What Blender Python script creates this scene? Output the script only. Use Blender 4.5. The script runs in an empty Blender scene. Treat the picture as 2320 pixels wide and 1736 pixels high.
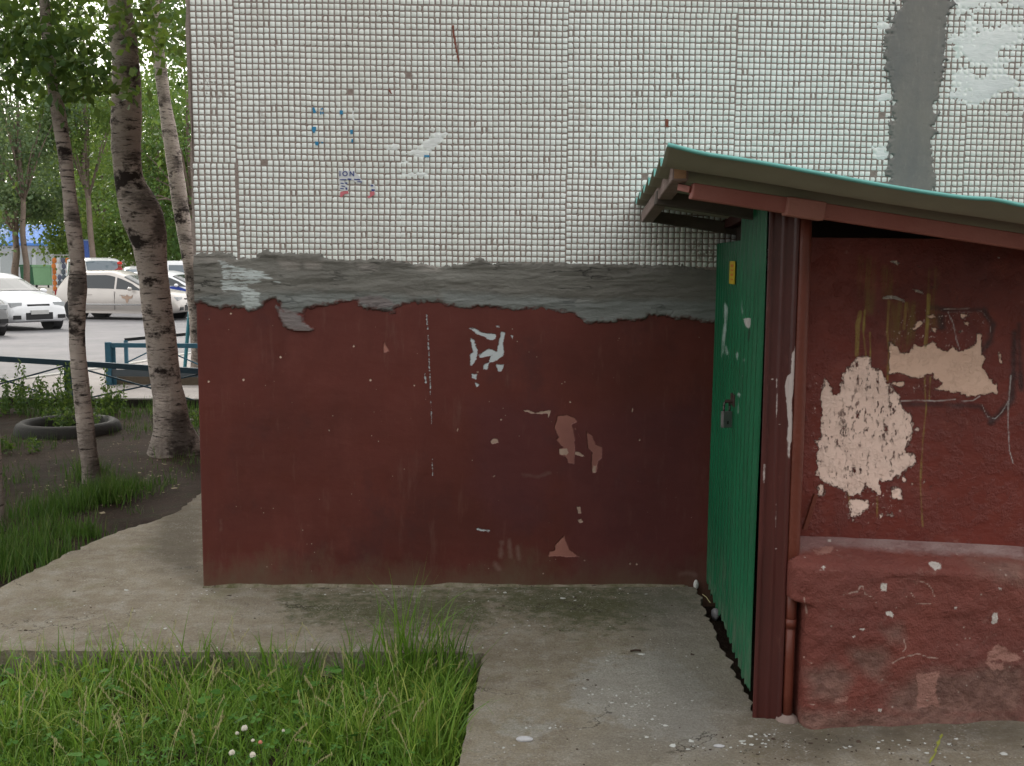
import bpy, math, random
import numpy as np
from mathutils import Vector, Matrix

# ------------------------------------------------------------------ camera / light / exposure
F_PX, W_PX, H_PX = 2450.0, 2320.0, 1736.0
PITCH = math.atan(278.0 / F_PX)
ROLL = 0.0075
CAM_Z = 1.5
sc = bpy.context.scene
col = sc.collection
fwd = Vector((0, math.cos(PITCH), -math.sin(PITCH)))
up0 = Vector((0, math.sin(PITCH), math.cos(PITCH)))
rgt = math.cos(ROLL) * Vector((1, 0, 0)) + math.sin(ROLL) * up0
upc = -math.sin(ROLL) * Vector((1, 0, 0)) + math.cos(ROLL) * up0
cd = bpy.data.cameras.new('camera')
cam = bpy.data.objects.new('camera', cd)
col.objects.link(cam)
cd.sensor_width = 36.0
cd.lens = 36.0 * F_PX / W_PX
cd.clip_start = 0.05
cd.clip_end = 2000
cam.matrix_world = Matrix(((rgt.x, upc.x, -fwd.x, 0), (rgt.y, upc.y, -fwd.y, 0), (rgt.z, upc.z, -fwd.z, CAM_Z), (0, 0, 0, 1)))
sc.camera = cam

SUN_EL, SUN_AZ = math.radians(32), math.radians(322)   # azimuth clockwise from +Y
world = bpy.data.worlds.new('World')
sc.world = world
world.use_nodes = True
wn = world.node_tree
wn.nodes.clear()
sky = wn.nodes.new('ShaderNodeTexSky')
sky.sky_type = 'NISHITA'
sky.sun_disc = False
sky.sun_elevation = SUN_EL
sky.sun_rotation = SUN_AZ
sky.air_density = 1.0
sky.dust_density = 4.0
sky.ozone_density = 1.0
hsv = wn.nodes.new('ShaderNodeHueSaturation')
hsv.inputs['Saturation'].default_value = 0.3
tint = wn.nodes.new('ShaderNodeMixRGB')
tint.blend_type = 'MULTIPLY'
tint.inputs[0].default_value = 1.0
tint.inputs[2].default_value = (1.0, 0.985, 0.93, 1)
bg = wn.nodes.new('ShaderNodeBackground')
bg.inputs['Strength'].default_value = 0.15
wo = wn.nodes.new('ShaderNodeOutputWorld')
wn.links.new(sky.outputs[0], hsv.inputs['Color'])
wn.links.new(hsv.outputs[0], tint.inputs[1])
ovc = wn.nodes.new('ShaderNodeMixRGB')
ovc.inputs[0].default_value = 0.62
ovc.inputs[2].default_value = (9.4, 9.3, 9.0, 1)      # even cloud cover over the clear-sky model
wn.links.new(tint.outputs[0], ovc.inputs[1])
wn.links.new(ovc.outputs[0], bg.inputs[0])
wn.links.new(bg.outputs[0], wo.inputs[0])
sd = bpy.data.lights.new('sun', 'SUN')
sd.energy = 1.5
sd.angle = math.radians(20)
sd.color = (1.0, 0.95, 0.88)
so = bpy.data.objects.new('sun', sd)
col.objects.link(so)
sdir = Vector((math.sin(SUN_AZ) * math.cos(SUN_EL), math.cos(SUN_AZ) * math.cos(SUN_EL), math.sin(SUN_EL)))
so.rotation_euler = sdir.to_track_quat('Z', 'Y').to_euler()
so.location = sdir * 30 + Vector((0, 0, 3))
sc.view_settings.view_transform = 'Standard'
sc.view_settings.look = 'None'
sc.view_settings.exposure = 0.82
sc.view_settings.gamma = 1.0
sc.view_settings.use_curve_mapping = False
sc.cycles.max_bounces = 6
sc.cycles.use_denoising = True

random.seed(7)
rng = np.random.default_rng(7)

# ------------------------------------------------------------------ pixel <-> world helpers (photo pixels, 2320 x 1736)
C0 = Vector((0, 0, CAM_Z))
def ray(px, py):
    return (fwd + rgt * ((px - W_PX / 2) / F_PX) + upc * ((H_PX / 2 - py) / F_PX)).normalized()
def on_z(px, py, z=0.0):
    r = ray(px, py); return C0 + r * ((z - CAM_Z) / r.z)
def on_plane(px, py, p0, n):
    r = ray(px, py); return C0 + r * ((p0 - C0).dot(n) / r.dot(n))
def at_y(px, py, y):
    r = ray(px, py); return C0 + r * (y / r.y)
def proj(V):
    V = np.asarray(V, float) - np.array(C0)
    f = V @ np.array(fwd); f = np.where(np.abs(f) < 1e-6, 1e-6, f)
    return np.stack([W_PX / 2 + F_PX * (V @ np.array(rgt)) / f, H_PX / 2 - F_PX * (V @ np.array(upc)) / f], 1)
def D(x, y): return (x * 1.0488, y * 1.0488)
def crop(ox, oy, s): return lambda pts: [(ox + x / s, oy + y / s) for x, y in pts]

# ------------------------------------------------------------------ numpy noise
def _h(ix, iy, iz, seed):
    n = (ix * 374761393 + iy * 668265263 + iz * 2147483647 + seed * 1274126177) & 0xffffffff
    n = ((n ^ (n >> 13)) * 1274126177) & 0xffffffff
    n = ((n ^ (n >> 16)) * 2246822519) & 0xffffffff
    return ((n ^ (n >> 15)) & 0xffffff) / 0xffffff * 2 - 1
def vnoise(P, scale=1.0, seed=0):
    P = np.asarray(P, float) * scale
    I = np.floor(P).astype(np.int64); Fr = P - I; Fr = Fr * Fr * (3 - 2 * Fr)
    o = 0
    for dx in (0, 1):
        for dy in (0, 1):
            for dz in (0, 1):
                w = (Fr[:, 0] if dx else 1 - Fr[:, 0]) * (Fr[:, 1] if dy else 1 - Fr[:, 1]) * (Fr[:, 2] if dz else 1 - Fr[:, 2])
                o = o + w * _h(I[:, 0] + dx, I[:, 1] + dy, I[:, 2] + dz, seed)
    return o
def fbm(P, scale=1.0, octv=4, seed=0):
    o = 0; a = 1.0; t = 0
    for k in range(octv):
        o = o + a * vnoise(P, scale * 2 ** k, seed + k * 17); t += a; a *= 0.5
    return o / t

# ------------------------------------------------------------------ distance fields to traced marks (photo px -> surface attribute)
def dist_poly(X, poly):
    poly = np.asarray(poly, float); d = np.full(len(X), 1e9); ins = np.zeros(len(X), bool)
    for i in range(len(poly)):
        a = poly[i]; b = poly[(i + 1) % len(poly)]
        e = b - a; w = X - a
        t = np.clip((w @ e) / max(e @ e, 1e-9), 0, 1)
        q = w - t[:, None] * e
        d = np.minimum(d, (q * q).sum(1))
        c = ((a[1] > X[:, 1]) != (b[1] > X[:, 1]))
        with np.errstate(divide='ignore', invalid='ignore'):
            xi = (b[0] - a[0]) * (X[:, 1] - a[1]) / (b[1] - a[1] if b[1] != a[1] else 1e-9) + a[0]
        ins ^= (c & (X[:, 0] < xi))
    d = np.sqrt(d)
    return np.where(ins, -d, d)
def dist_line(X, pts, w):
    pts = np.asarray(pts, float); d = np.full(len(X), 1e9)
    for i in range(len(pts) - 1):
        a = pts[i]; e = pts[i + 1] - a; q = X - a
        t = np.clip((q @ e) / max(e @ e, 1e-9), 0, 1)
        q = q - t[:, None] * e
        d = np.minimum(d, (q * q).sum(1))
    return np.sqrt(d) - w
def field(X, polys=(), lines=(), dots=()):
    d = np.full(len(X), 60.0)
    for p in polys:
        d = np.minimum(d, dist_poly(X, p))
    for p, w in lines:
        d = np.minimum(d, dist_line(X, p, w))
    for x, y, r in dots:
        d = np.minimum(d, np.hypot(X[:, 0] - x, X[:, 1] - y) - r)
    return np.clip(d, -60, 60)

# ------------------------------------------------------------------ mesh helpers
def mesh_from(name, V, faces, attrs=None, smooth=False):
    """faces: list of (n,k) int arrays or a list of tuples"""
    me = bpy.data.meshes.new(name)
    V = np.asarray(V, np.float32)
    if isinstance(faces, np.ndarray): faces = [faces]
    if len(faces) and not isinstance(faces[0], np.ndarray):
        me.from_pydata([tuple(map(float, v)) for v in V], [], [tuple(int(i) for i in f) for f in faces])
    else:
        me.vertices.add(len(V)); me.vertices.foreach_set('co', V.ravel())
        loops = np.concatenate([f.ravel() for f in faces]).astype(np.int32)
        tot = np.concatenate([np.full(len(f), f.shape[1]) for f in faces])
        st = np.concatenate([[0], np.cumsum(tot)[:-1]]).astype(np.int32)
        me.loops.add(len(loops)); me.loops.foreach_set('vertex_index', loops)
        me.polygons.add(len(st)); me.polygons.foreach_set('loop_start', st)
        me.update(calc_edges=True); me.validate()
    if attrs:
        for k, a in attrs.items():
            at = me.attributes.new(k, 'FLOAT', 'POINT'); at.data.foreach_set('value', np.asarray(a, np.float32))
    if smooth:
        me.polygons.foreach_set('use_smooth', [True] * len(me.polygons))
    me.update()
    return me
def wloc(o):
    v = Vector((0, 0, 0))
    while o is not None:
        v = v + o.location; o = o.parent
    return v
def obj(name, V, faces, mat, parent=None, attrs=None, smooth=False, base=None, local=False):
    """V in world coordinates (or the parent's coordinates if local)"""
    V = np.asarray(V, float)
    off = Vector((0, 0, 0))
    if parent is not None and not local: off = wloc(parent)
    if base is not None: off = Vector(base)
    me = mesh_from(name, V - np.array(off), faces, attrs, smooth)
    o = bpy.data.objects.new(name, me); col.objects.link(o)
    if mat: me.materials.append(mat)
    if parent is not None: o.parent = parent
    elif base is not None: o.location = base
    return o
def tag(o, label=None, cat=None, group=None, kind=None):
    for k, v in (('label', label), ('category', cat), ('group', group), ('kind', kind)):
        if v: o[k] = v
    return o
def thing(name, label, cat, loc=(0, 0, 0), rz=0.0, group=None):
    o = bpy.data.objects.new(name, None); col.objects.link(o)
    o.empty_display_size = 0.1
    o.location = loc; o.rotation_euler = (0, 0, rz)
    return tag(o, label, cat, group)
class MB:
    def __init__(s): s.V = []; s.F = []
    def add(s, V, F):
        n = len(s.V); s.V += [tuple(v) for v in V]; s.F += [tuple(i + n for i in f) for f in F]
    def box(s, c, h, ax=None):
        c = Vector(c); ax = ax or (Vector((1, 0, 0)), Vector((0, 1, 0)), Vector((0, 0, 1)))
        b = min(h) * 0.12
        P = []
        for sx in (-1, 1):
            for sy in (-1, 1):
                for sz in (-1, 1):
                    for k in range(3):
                        q = [h[0], h[1], h[2]]
                        for j in range(3):
                            if j != k: q[j] -= b
                        P.append(c + ax[0] * sx * q[0] + ax[1] * sy * q[1] + ax[2] * sz * q[2])
        idx = lambda x, y, z, k: ((x * 2 + y) * 2 + z) * 3 + k
        Fs = []
        def quad(a): Fs.append(a)
        for s_ in (0, 1):
            f = [idx(s_, 0, 0, 0), idx(s_, 1, 0, 0), idx(s_, 1, 1, 0), idx(s_, 0, 1, 0)]; quad(f if s_ else f[::-1])
            f = [idx(0, s_, 0, 1), idx(0, s_, 1, 1), idx(1, s_, 1, 1), idx(1, s_, 0, 1)]; quad(f if s_ else f[::-1])
            f = [idx(0, 0, s_, 2), idx(1, 0, s_, 2), idx(1, 1, s_, 2), idx(0, 1, s_, 2)]; quad(f if s_ else f[::-1])
        for a in (0, 1):
            for b_ in (0, 1):
                quad([idx(0, a, b_, 1), idx(1, a, b_, 1), idx(1, a, b_, 2), idx(0, a, b_, 2)])
                quad([idx(a, 0, b_, 0), idx(a, 1, b_, 0), idx(a, 1, b_, 2), idx(a, 0, b_, 2)])
                quad([idx(a, b_, 0, 0), idx(a, b_, 1, 0), idx(a, b_, 1, 1), idx(a, b_, 0, 1)])
                for c_ in (0, 1):
                    Fs.append([idx(a, b_, c_, 0), idx(a, b_, c_, 1), idx(a, b_, c_, 2)])
        s.add(P, Fs)
        return s
    def bar(s, a, b, w, h, upv=(0, 0, 1)):
        a = Vector(a); b = Vector(b); d = (b - a); L = d.length; d.normalize()
        r = d.cross(Vector(upv)).normalized(); u = r.cross(d).normalized()
        return s.box((a + b) / 2, (w / 2, L / 2, h / 2), (r, d, u))
    def tube(s, pts, rad, n=10, cap=True):
        pts = [Vector(p) for p in pts]
        if not hasattr(rad, '__len__'): rad = [rad] * len(pts)
        V = []; F = []; prev = None
        for i, p in enumerate(pts):
            d = (pts[min(i + 1, len(pts) - 1)] - pts[max(i - 1, 0)]).normalized()
            if prev is None:
                r = d.cross(Vector((0.31, 0.95, 0.05)));
                if r.length < 1e-3: r = d.cross(Vector((1, 0, 0)))
                r.normalize()
            else:
                r = (prev - d * prev.dot(d)).normalized()
            prev = r; u = d.cross(r)
            for k in range(n):
                t = 2 * math.pi * k / n
                V.append(p + r * math.cos(t) * rad[i] + u * math.sin(t) * rad[i])
        for i in range(len(pts) - 1):
            for k in range(n):
                a = i * n + k; b = i * n + (k + 1) % n
                F.append((a, b, b + n, a + n))
        if cap:
            F.append(tuple(range(n))[::-1]); F.append(tuple(range((len(pts) - 1) * n, len(pts) * n)))
        s.add(V, F)
        return s
    def ball(s, c, r, n=10, m=7, sq=(1, 1, 1)):
        V = []; F = []
        for i in range(m + 1):
            th = math.pi * i / m
            for k in range(n):
                ph = 2 * math.pi * k / n
                V.append((c[0] + r * sq[0] * math.sin(th) * math.cos(ph), c[1] + r * sq[1] * math.sin(th) * math.sin(ph), c[2] + r * sq[2] * math.cos(th)))
        for i in range(m):
            for k in range(n):
                a = i * n + k; b = i * n + (k + 1) % n
                F.append((a, a + n, b + n, b))
        s.add(V, F)
        return s
    def build(s, name, mat, parent=None, smooth=False, **k):
        return obj(name, s.V, s.F, mat, parent, smooth=smooth, **k)
def grid_faces(nu, nv):
    i = np.arange(nv - 1)[:, None] * nu + np.arange(nu - 1)[None, :]
    i = i.ravel()
    return np.stack([i, i + 1, i + nu + 1, i + nu], 1)

# ------------------------------------------------------------------ material helpers
class M:
    def __init__(s, name, rough=0.8, spec=0.3):
        s.m = bpy.data.materials.new(name); s.m.use_nodes = True
        s.t = s.m.node_tree; s.n = s.t.nodes; s.l = s.t.links
        s.p = s.n['Principled BSDF']
        s.p.inputs['Roughness'].default_value = rough
        s.p.inputs['Specular IOR Level'].default_value = spec
        s.tc = None
    def co(s, scale=(1, 1, 1)):
        if s.tc is None: s.tc = s.n.new('ShaderNodeTexCoord')
        mp = s.n.new('ShaderNodeMapping'); mp.inputs['Scale'].default_value = scale
        s.l.new(s.tc.outputs['Object'], mp.inputs['Vector'])
        return mp.outputs[0]
    def val(s, x):
        return x
    def _set(s, inp, x):
        if isinstance(x, bpy.types.NodeSocket): s.l.new(x, inp)
        elif isinstance(x, (tuple, list)):
            inp.default_value = tuple(x) + ((1.0,) if len(x) == 3 and len(inp.default_value) == 4 else ())
        else: inp.default_value = x
    def noise(s, scale, det=4, rough=0.55, stretch=(1, 1, 1), dist=0.0):
        n = s.n.new('ShaderNodeTexNoise'); n.inputs['Scale'].default_value = scale
        n.inputs['Detail'].default_value = det; n.inputs['Roughness'].default_value = rough
        n.inputs['Distortion'].default_value = dist
        s.l.new(s.co(stretch), n.inputs['Vector'])
        return n.outputs['Fac']
    def voro(s, scale, feature='F1', stretch=(1, 1, 1), out='Distance'):
        n = s.n.new('ShaderNodeTexVoronoi'); n.feature = feature; n.inputs['Scale'].default_value = scale
        s.l.new(s.co(stretch), n.inputs['Vector'])
        return n.outputs[out]
    def attr(s, name):
        n = s.n.new('ShaderNodeAttribute'); n.attribute_name = name; return n.outputs['Fac']
    def math(s, op, a, b=0.0, clamp=False):
        n = s.n.new('ShaderNodeMath'); n.operation = op; n.use_clamp = clamp
        s._set(n.inputs[0], a); s._set(n.inputs[1], b); return n.outputs[0]
    def rng(s, x, a, b, c=0.0, d=1.0):
        n = s.n.new('ShaderNodeMapRange'); n.interpolation_type = 'SMOOTHSTEP' if False else 'LINEAR'
        s._set(n.inputs[0], x)
        n.inputs[1].default_value = a; n.inputs[2].default_value = b; n.inputs[3].default_value = c; n.inputs[4].default_value = d
        return n.outputs[0]
    def mix(s, f, a, b, mode='MIX'):
        n = s.n.new('ShaderNodeMixRGB'); n.blend_type = mode
        s._set(n.inputs[0], f); s._set(n.inputs[1], a); s._set(n.inputs[2], b); return n.outputs[0]
    def mask(s, name, nscale=60, amp=4.0, edge=0.6, det=3, stretch=(1, 1, 1), rough=0.6):
        """1 inside the traced mark (attribute = distance in photo px), edges broken by noise"""
        nz = s.math('SUBTRACT', s.noise(nscale, det, rough, stretch), 0.5)
        d = s.math('ADD', s.attr(name), s.math('MULTIPLY', nz, amp * 2))
        return s.rng(d, edge, -edge)
    def bump(s, h, strength=0.3, dist=0.01, normal=None):
        n = s.n.new('ShaderNodeBump'); n.inputs['Strength'].default_value = strength; n.inputs['Distance'].default_value = dist
        s._set(n.inputs['Height'], h)
        if normal is not None: s.l.new(normal, n.inputs['Normal'])
        return n.outputs[0]
    def done(s, colr=None, rough=None, normal=None, metal=None):
        if colr is not None: s._set(s.p.inputs['Base Color'], colr)
        if rough is not None: s._set(s.p.inputs['Roughness'], rough)
        if normal is not None: s.l.new(normal, s.p.inputs['Normal'])
        if metal is not None: s.p.inputs['Metallic'].default_value = metal
        return s.m
def simple(name, c, rough=0.6, spec=0.3, var=0.15, nscale=8, bump=0.0, bscale=60, metal=0.0):
    m = M(name, rough, spec)
    c2 = tuple(max(0, x * (1 - var)) for x in c); c3 = tuple(min(1, x * (1 + var)) for x in c)
    cc = m.mix(m.noise(nscale, 5, 0.6), c2, c3)
    nm = m.bump(m.noise(bscale, 4), bump, 0.01) if bump else None
    return m.done(cc, None, nm, metal)

# ================================================================== SETTING GEOMETRY
pL, pR = on_z(461, 1330), on_z(1573, 1327)
uW = (pR - pL).normalized(); nW = Vector((uW.y, -uW.x, 0)).normalized()      # nW faces the camera
if nW.y > 0: nW = -nW
WO = pL.copy()
ZU = Vector((0, 0, 1))
def W(u, z, n=0.0): return WO + uW * u + ZU * z + nW * n
def Wuz(px, py):
    p = on_plane(px, py, WO, nW) - WO; return p.dot(uW), p.z

def ground_z(y):
    return np.interp(y, [-100, 3.0, 10, 34, 400], [-0.10, -0.10, -0.12, -0.50, -0.50])

# ---- slab (concrete apron and path) outline on z=0
def jag(pts, step=0.05, amp=0.006, seed=1, closed=False):
    r = random.Random(seed); out = []
    n = len(pts)
    for i in range(n if closed else n - 1):
        a = Vector(pts[i][:2]); b = Vector(pts[(i + 1) % n][:2]); L = (b - a).length; k = max(1, int(L / step))
        nn = Vector((-(b - a).y, (b - a).x)).normalized() if L > 0 else Vector((0, 0))
        for j in range(k):
            o = (r.random() - 0.5) * 2 * amp if j else 0
            if r.random() < 0.12: o *= 2.5
            out.append(a + (b - a) * (j / k) + nn * o)
    if not closed: out.append(Vector(pts[-1][:2]))
    return out
slab_fl = on_z(-60, 1474); slab_fc = on_z(1096, 1479); path_l = on_z(1038, 1736)
path_dir = (path_l - slab_fc).normalized()
gapA, gapB = on_z(1574, 1331), on_z(1701, 1600)
lb0, lb1 = on_z(0, 1332), on_z(456, 1117)
ldir = (lb1 - lb0).normalized()
lb_far = lb1 + ldir * 3.0; lb_near = lb0 - ldir * 0.9
S = []
S += jag([slab_fc + path_dir * 3.0, slab_fc], 0.04, 0.005, 1)[:-1]
S += jag([slab_fc, slab_fl, Vector((-3.6, slab_fl.y - 0.02, 0))], 0.04, 0.007, 2)[:-1]
S += jag([Vector((-3.6, slab_fl.y, 0)), lb_near, lb0, on_z(59, 1301), on_z(107, 1280), on_z(140, 1259), on_z(215, 1226), on_z(268, 1204), on_z(343, 1183), on_z(405, 1158), lb1, lb_far], 0.04, 0.012, 3)[:-1]
inner = W(0.6, 0, -3.0)
S += [Vector((lb_far.x + 1.5, lb_far.y))]
S += [Vector(W(0.4, 0, -0.5)[:2]), Vector(W(2.235, 0, -0.5)[:2])]
gA2 = gapA + uW * 0.0
S += jag([W(2.235, 0, 0.02), gapA, on_z(1600, 1390), on_z(1628, 1455), on_z(1662, 1520), gapB, on_z(1712, 1627)], 0.03, 0.008, 5)
S += [Vector((4.5, on_z(1712, 1627).y + 0.15)), Vector((4.5, (slab_fc + path_dir * 3.0).y))]
def extrude_outline(name, out, ztop, zbot, mat, parent=None, kind=None):
    from mathutils.geometry import tessellate_polygon
    n = len(out)
    V = [(p[0], p[1], ztop) for p in out] + [(p[0], p[1], zbot) for p in out]
    tris = tessellate_polygon([[Vector((p[0], p[1], 0)) for p in out]])
    F = []
    for t in tris:
        a, b, c = [Vector(V[i]) for i in t]
        t = tuple(t) if (b - a).cross(c - a).z > 0 else tuple(t)[::-1]
        F.append(t)
    ar = sum(out[i][0] * out[(i + 1) % n][1] - out[(i + 1) % n][0] * out[i][1] for i in range(n))
    for i in range(n):
        j = (i + 1) % n
        F.append((i + n, j + n, j, i) if ar > 0 else (i, j, j + n, i + n))
    o = obj(name, V, F, mat, parent)
    if kind: tag(o, kind=kind)
    return o

def mat_concrete():
    m = M('weathered_concrete', 0.9, 0.2)
    big = m.noise(1.6, 5, 0.65)
    mid = m.noise(9, 6, 0.7)
    fine = m.noise(110, 8, 0.8)
    c = m.mix(m.rng(big, 0.32, 0.68), (0.355, 0.31, 0.235), (0.225, 0.18, 0.125))
    c = m.mix(m.rng(mid, 0.44, 0.66, 0, 0.75), c, (0.42, 0.395, 0.345))
    c = m.mix(m.rng(m.noise(4.2, 8, 0.78), 0.53, 0.66, 0, 0.6), c, (0.15, 0.11, 0.08))
    c = m.mix(m.rng(m.noise(2.8, 5, 0.7), 0.56, 0.66, 0, 0.35), c, (0.19, 0.19, 0.08))
    # moss near the wall (traced), dark strip, painted shadow at the wall corner, lime-washed patch
    c = m.mix(m.math('MULTIPLY', m.mask('moss', 16, 110, 26, 8, (1, 1, 1), 0.7), 0.85), c, (0.062, 0.075, 0.020))
    c = m.mix(m.math('MULTIPLY', m.mask('lime', 22, 90, 14, 8, (1, 1, 1), 0.75), 0.5), c, (0.48, 0.485, 0.47))
    c = m.mix(m.rng(m.noise(17, 7, 0.8, (1, 1.6, 1)), 0.57, 0.66, 0, 0.5), c, (0.42, 0.41, 0.38))
    c = m.mix(m.math('MULTIPLY', m.mask('grey', 9, 110, 60, 7), 0.6), c, (0.255, 0.245, 0.225))
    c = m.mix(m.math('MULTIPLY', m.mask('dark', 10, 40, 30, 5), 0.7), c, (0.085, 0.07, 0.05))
    vo = m.rng(m.voro(38), 0.17, 0.10)
    gate = m.rng(m.noise(3.5, 4, 0.7), 0.50, 0.58)
    c = m.mix(m.math('MULTIPLY', m.math('MULTIPLY', vo, gate), m.rng(m.noise(30, 3), 0.48, 0.56)), c, (0.62, 0.61, 0.58))
    vo2 = m.rng(m.voro(70), 0.16, 0.08)
    c = m.mix(m.math('MULTIPLY', m.math('MULTIPLY', vo2, m.rng(m.noise(22, 3), 0.52, 0.58)), 0.8), c, (0.07, 0.055, 0.04))
    c = m.mix(m.rng(fine, 0.42, 0.62, 0.0, 0.55), c, (0.13, 0.11, 0.085))
    c = m.mix(m.rng(m.noise(48, 8, 0.85), 0.56, 0.64, 0, 0.5), c, (0.40, 0.375, 0.335))
    ag = m.n.new('ShaderNodeTexVoronoi'); ag.inputs['Scale'].default_value = 95; m.l.new(m.co(), ag.inputs['Vector'])
    agb = m.n.new('ShaderNodeRGBToBW'); m.l.new(ag.outputs['Color'], agb.inputs[0])
    agm = m.math('MULTIPLY', m.rng(ag.outputs['Distance'], 0.42, 0.30), m.rng(m.noise(5, 5, 0.7), 0.45, 0.58))
    c = m.mix(m.math('MULTIPLY', agm, 0.6), c, m.mix(agb.outputs[0], (0.10, 0.085, 0.07), (0.46, 0.43, 0.39)))
    crk = m.math('ABSOLUTE', m.math('SUBTRACT', m.noise(1.1, 8, 0.6, (1, 1, 1), 0.3), 0.5))
    c = m.mix(m.math('MULTIPLY', m.rng(crk, 0.0035, 0.0008), m.rng(m.noise(1.7, 3), 0.52, 0.58, 0, 0.8)), c, (0.04, 0.033, 0.027))
    h = m.math('ADD', m.math('MULTIPLY', fine, 0.6), m.math('ADD', mid, m.math('MULTIPLY', m.noise(35, 6, 0.7), 0.6)))
    return m.done(c, None, m.bump(h, 0.9, 0.02))
MC = mat_concrete()
# the visible apron gets a fine grid top so the traced stains and corner shadow can follow it
def slab_build():
    from mathutils.geometry import tessellate_polygon
    zt, zb = 0.0, -0.22
    xs = np.arange(-3.7, 4.5, 0.03); ys = np.arange(0.3, 9.2, 0.03)
    n = len(S)
    outl = np.array([[p[0], p[1]] for p in S])
    import bmesh
    bm = bmesh.new()
    vs = [bm.verts.new((p[0], p[1], zt)) for p in outl]
    f = bm.faces.new(vs); f.normal_update()
    if f.normal.z < 0: f.normal_flip()
    # cut the n-gon into strips so that attributes have vertices to live on
    for x in np.arange(-3.5, 4.4, 0.06):
        bmesh.ops.bisect_plane(bm, geom=bm.verts[:] + bm.edges[:] + bm.faces[:], plane_co=(x, 0, 0), plane_no=(1, 0, 0))
    for y in np.arange(1.0, 8.0, 0.06):
        bmesh.ops.bisect_plane(bm, geom=bm.verts[:] + bm.edges[:] + bm.faces[:], plane_co=(0, y, 0), plane_no=(0, 1, 0))
    be = [e for e in bm.edges if e.is_boundary]
    r = bmesh.ops.extrude_edge_only(bm, edges=be)
    for v in [g for g in r['geom'] if isinstance(g, bmesh.types.BMVert)]:
        v.co.z = zb
    bmesh.ops.recalc_face_normals(bm, faces=bm.faces[:])
    me = bpy.data.meshes.new('concrete_path'); bm.to_mesh(me); bm.free()
    V = np.zeros(len(me.vertices) * 3, np.float32); me.vertices.foreach_get('co', V); V = V.reshape(-1, 3)
    if True:
        X = proj(V)
        K = 1.0488
        A = {
            'moss': field(X, [[(1120 , 1325), (1560, 1322), (1585, 1375), (1460, 1412), (1290, 1420), (1130, 1380)], [(640, 1345), (1120, 1340), (1100, 1420), (900, 1430), (650, 1395)]]),
            'lime': field(X, [[(1330, 1500), (1500, 1470), (1600, 1560), (1620, 1700), (1400, 1640), (1280, 1590)], [(1130, 1630), (1260, 1640), (1250, 1665), (1130, 1660)]]),
            'grey': field(X, [[(1440, 1330), (1575, 1330), (1700, 1600), (1640, 1736), (1300, 1700), (1500, 1600)]]),
            'dark': field(X, [[(1700, 1630), (2320, 1636), (2320, 1690), (2100, 1665), (1860, 1720), (1700, 1700)], [(380, 1120), (470, 1120), (470, 1330), (440, 1330), (330, 1260)]]),  # strip along the plinth foot, and shadow painted in by the wall corner
        }
        for k, a in A.items():
            at = me.attributes.new(k, 'FLOAT', 'POINT'); at.data.foreach_set('value', np.asarray(a, np.float32))
    me.materials.append(MC)
    o = bpy.data.objects.new('concrete_path', me); col.objects.link(o)
    tag(o, kind='structure')
slab_build()

# ---- ground: one sheet to the horizon, finer near the camera
def ground_build():
    xs = np.concatenate([[-400, -200, -100, -50, -25, -14], np.arange(-9, 2.0, 0.05), [3, 5, 8, 14, 30, 80, 200, 400]])
    ys = np.concatenate([[-60, -20, -6, -2, 0.5], np.arange(1.5, 12.0, 0.05), [12.5, 14, 18, 24, 34, 50, 80, 140, 400, 900]])
    X, Y = np.meshgrid(xs, ys)
    x = X.ravel(); y = Y.ravel(); z = ground_z(y)
    P = np.stack([x, y, np.zeros_like(x)], 1)
    near = np.clip((11.6 - y) / 0.4, 0, 1) * np.clip((y - 0.5) / 0.5, 0, 1) * (x > -9.1) * (x < 2.1)
    z = z + near * (fbm(P, 2.0, 3, 3) * 0.02 + fbm(P, 14, 3, 9) * 0.008)
    V = np.stack([x, y, z], 1)
    m = M('dark_soil', 0.95, 0.15)
    c = m.mix(m.rng(m.noise(1.3, 5, 0.6), 0.35, 0.65), (0.026, 0.016, 0.012), (0.050, 0.032, 0.024))
    c = m.mix(m.rng(m.noise(6, 6, 0.75), 0.5, 0.7, 0, 0.8), c, (0.022, 0.030, 0.010))
    c = m.mix(m.rng(m.noise(60, 3, 0.6), 0.60, 0.68, 0, 0.6), c, (0.12, 0.09, 0.06))
    far = m.rng(m.noise(0.2, 3), 0.3, 0.7)
    h = m.math('ADD', m.noise(50, 6, 0.7), m.noise(9, 5, 0.6))
    mm = m.done(c, None, m.bump(h, 0.8, 0.03))
    o = obj('ground', V, grid_faces(len(xs), len(ys)), mm)
    tag(o, kind='structure')
ground_build()

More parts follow.
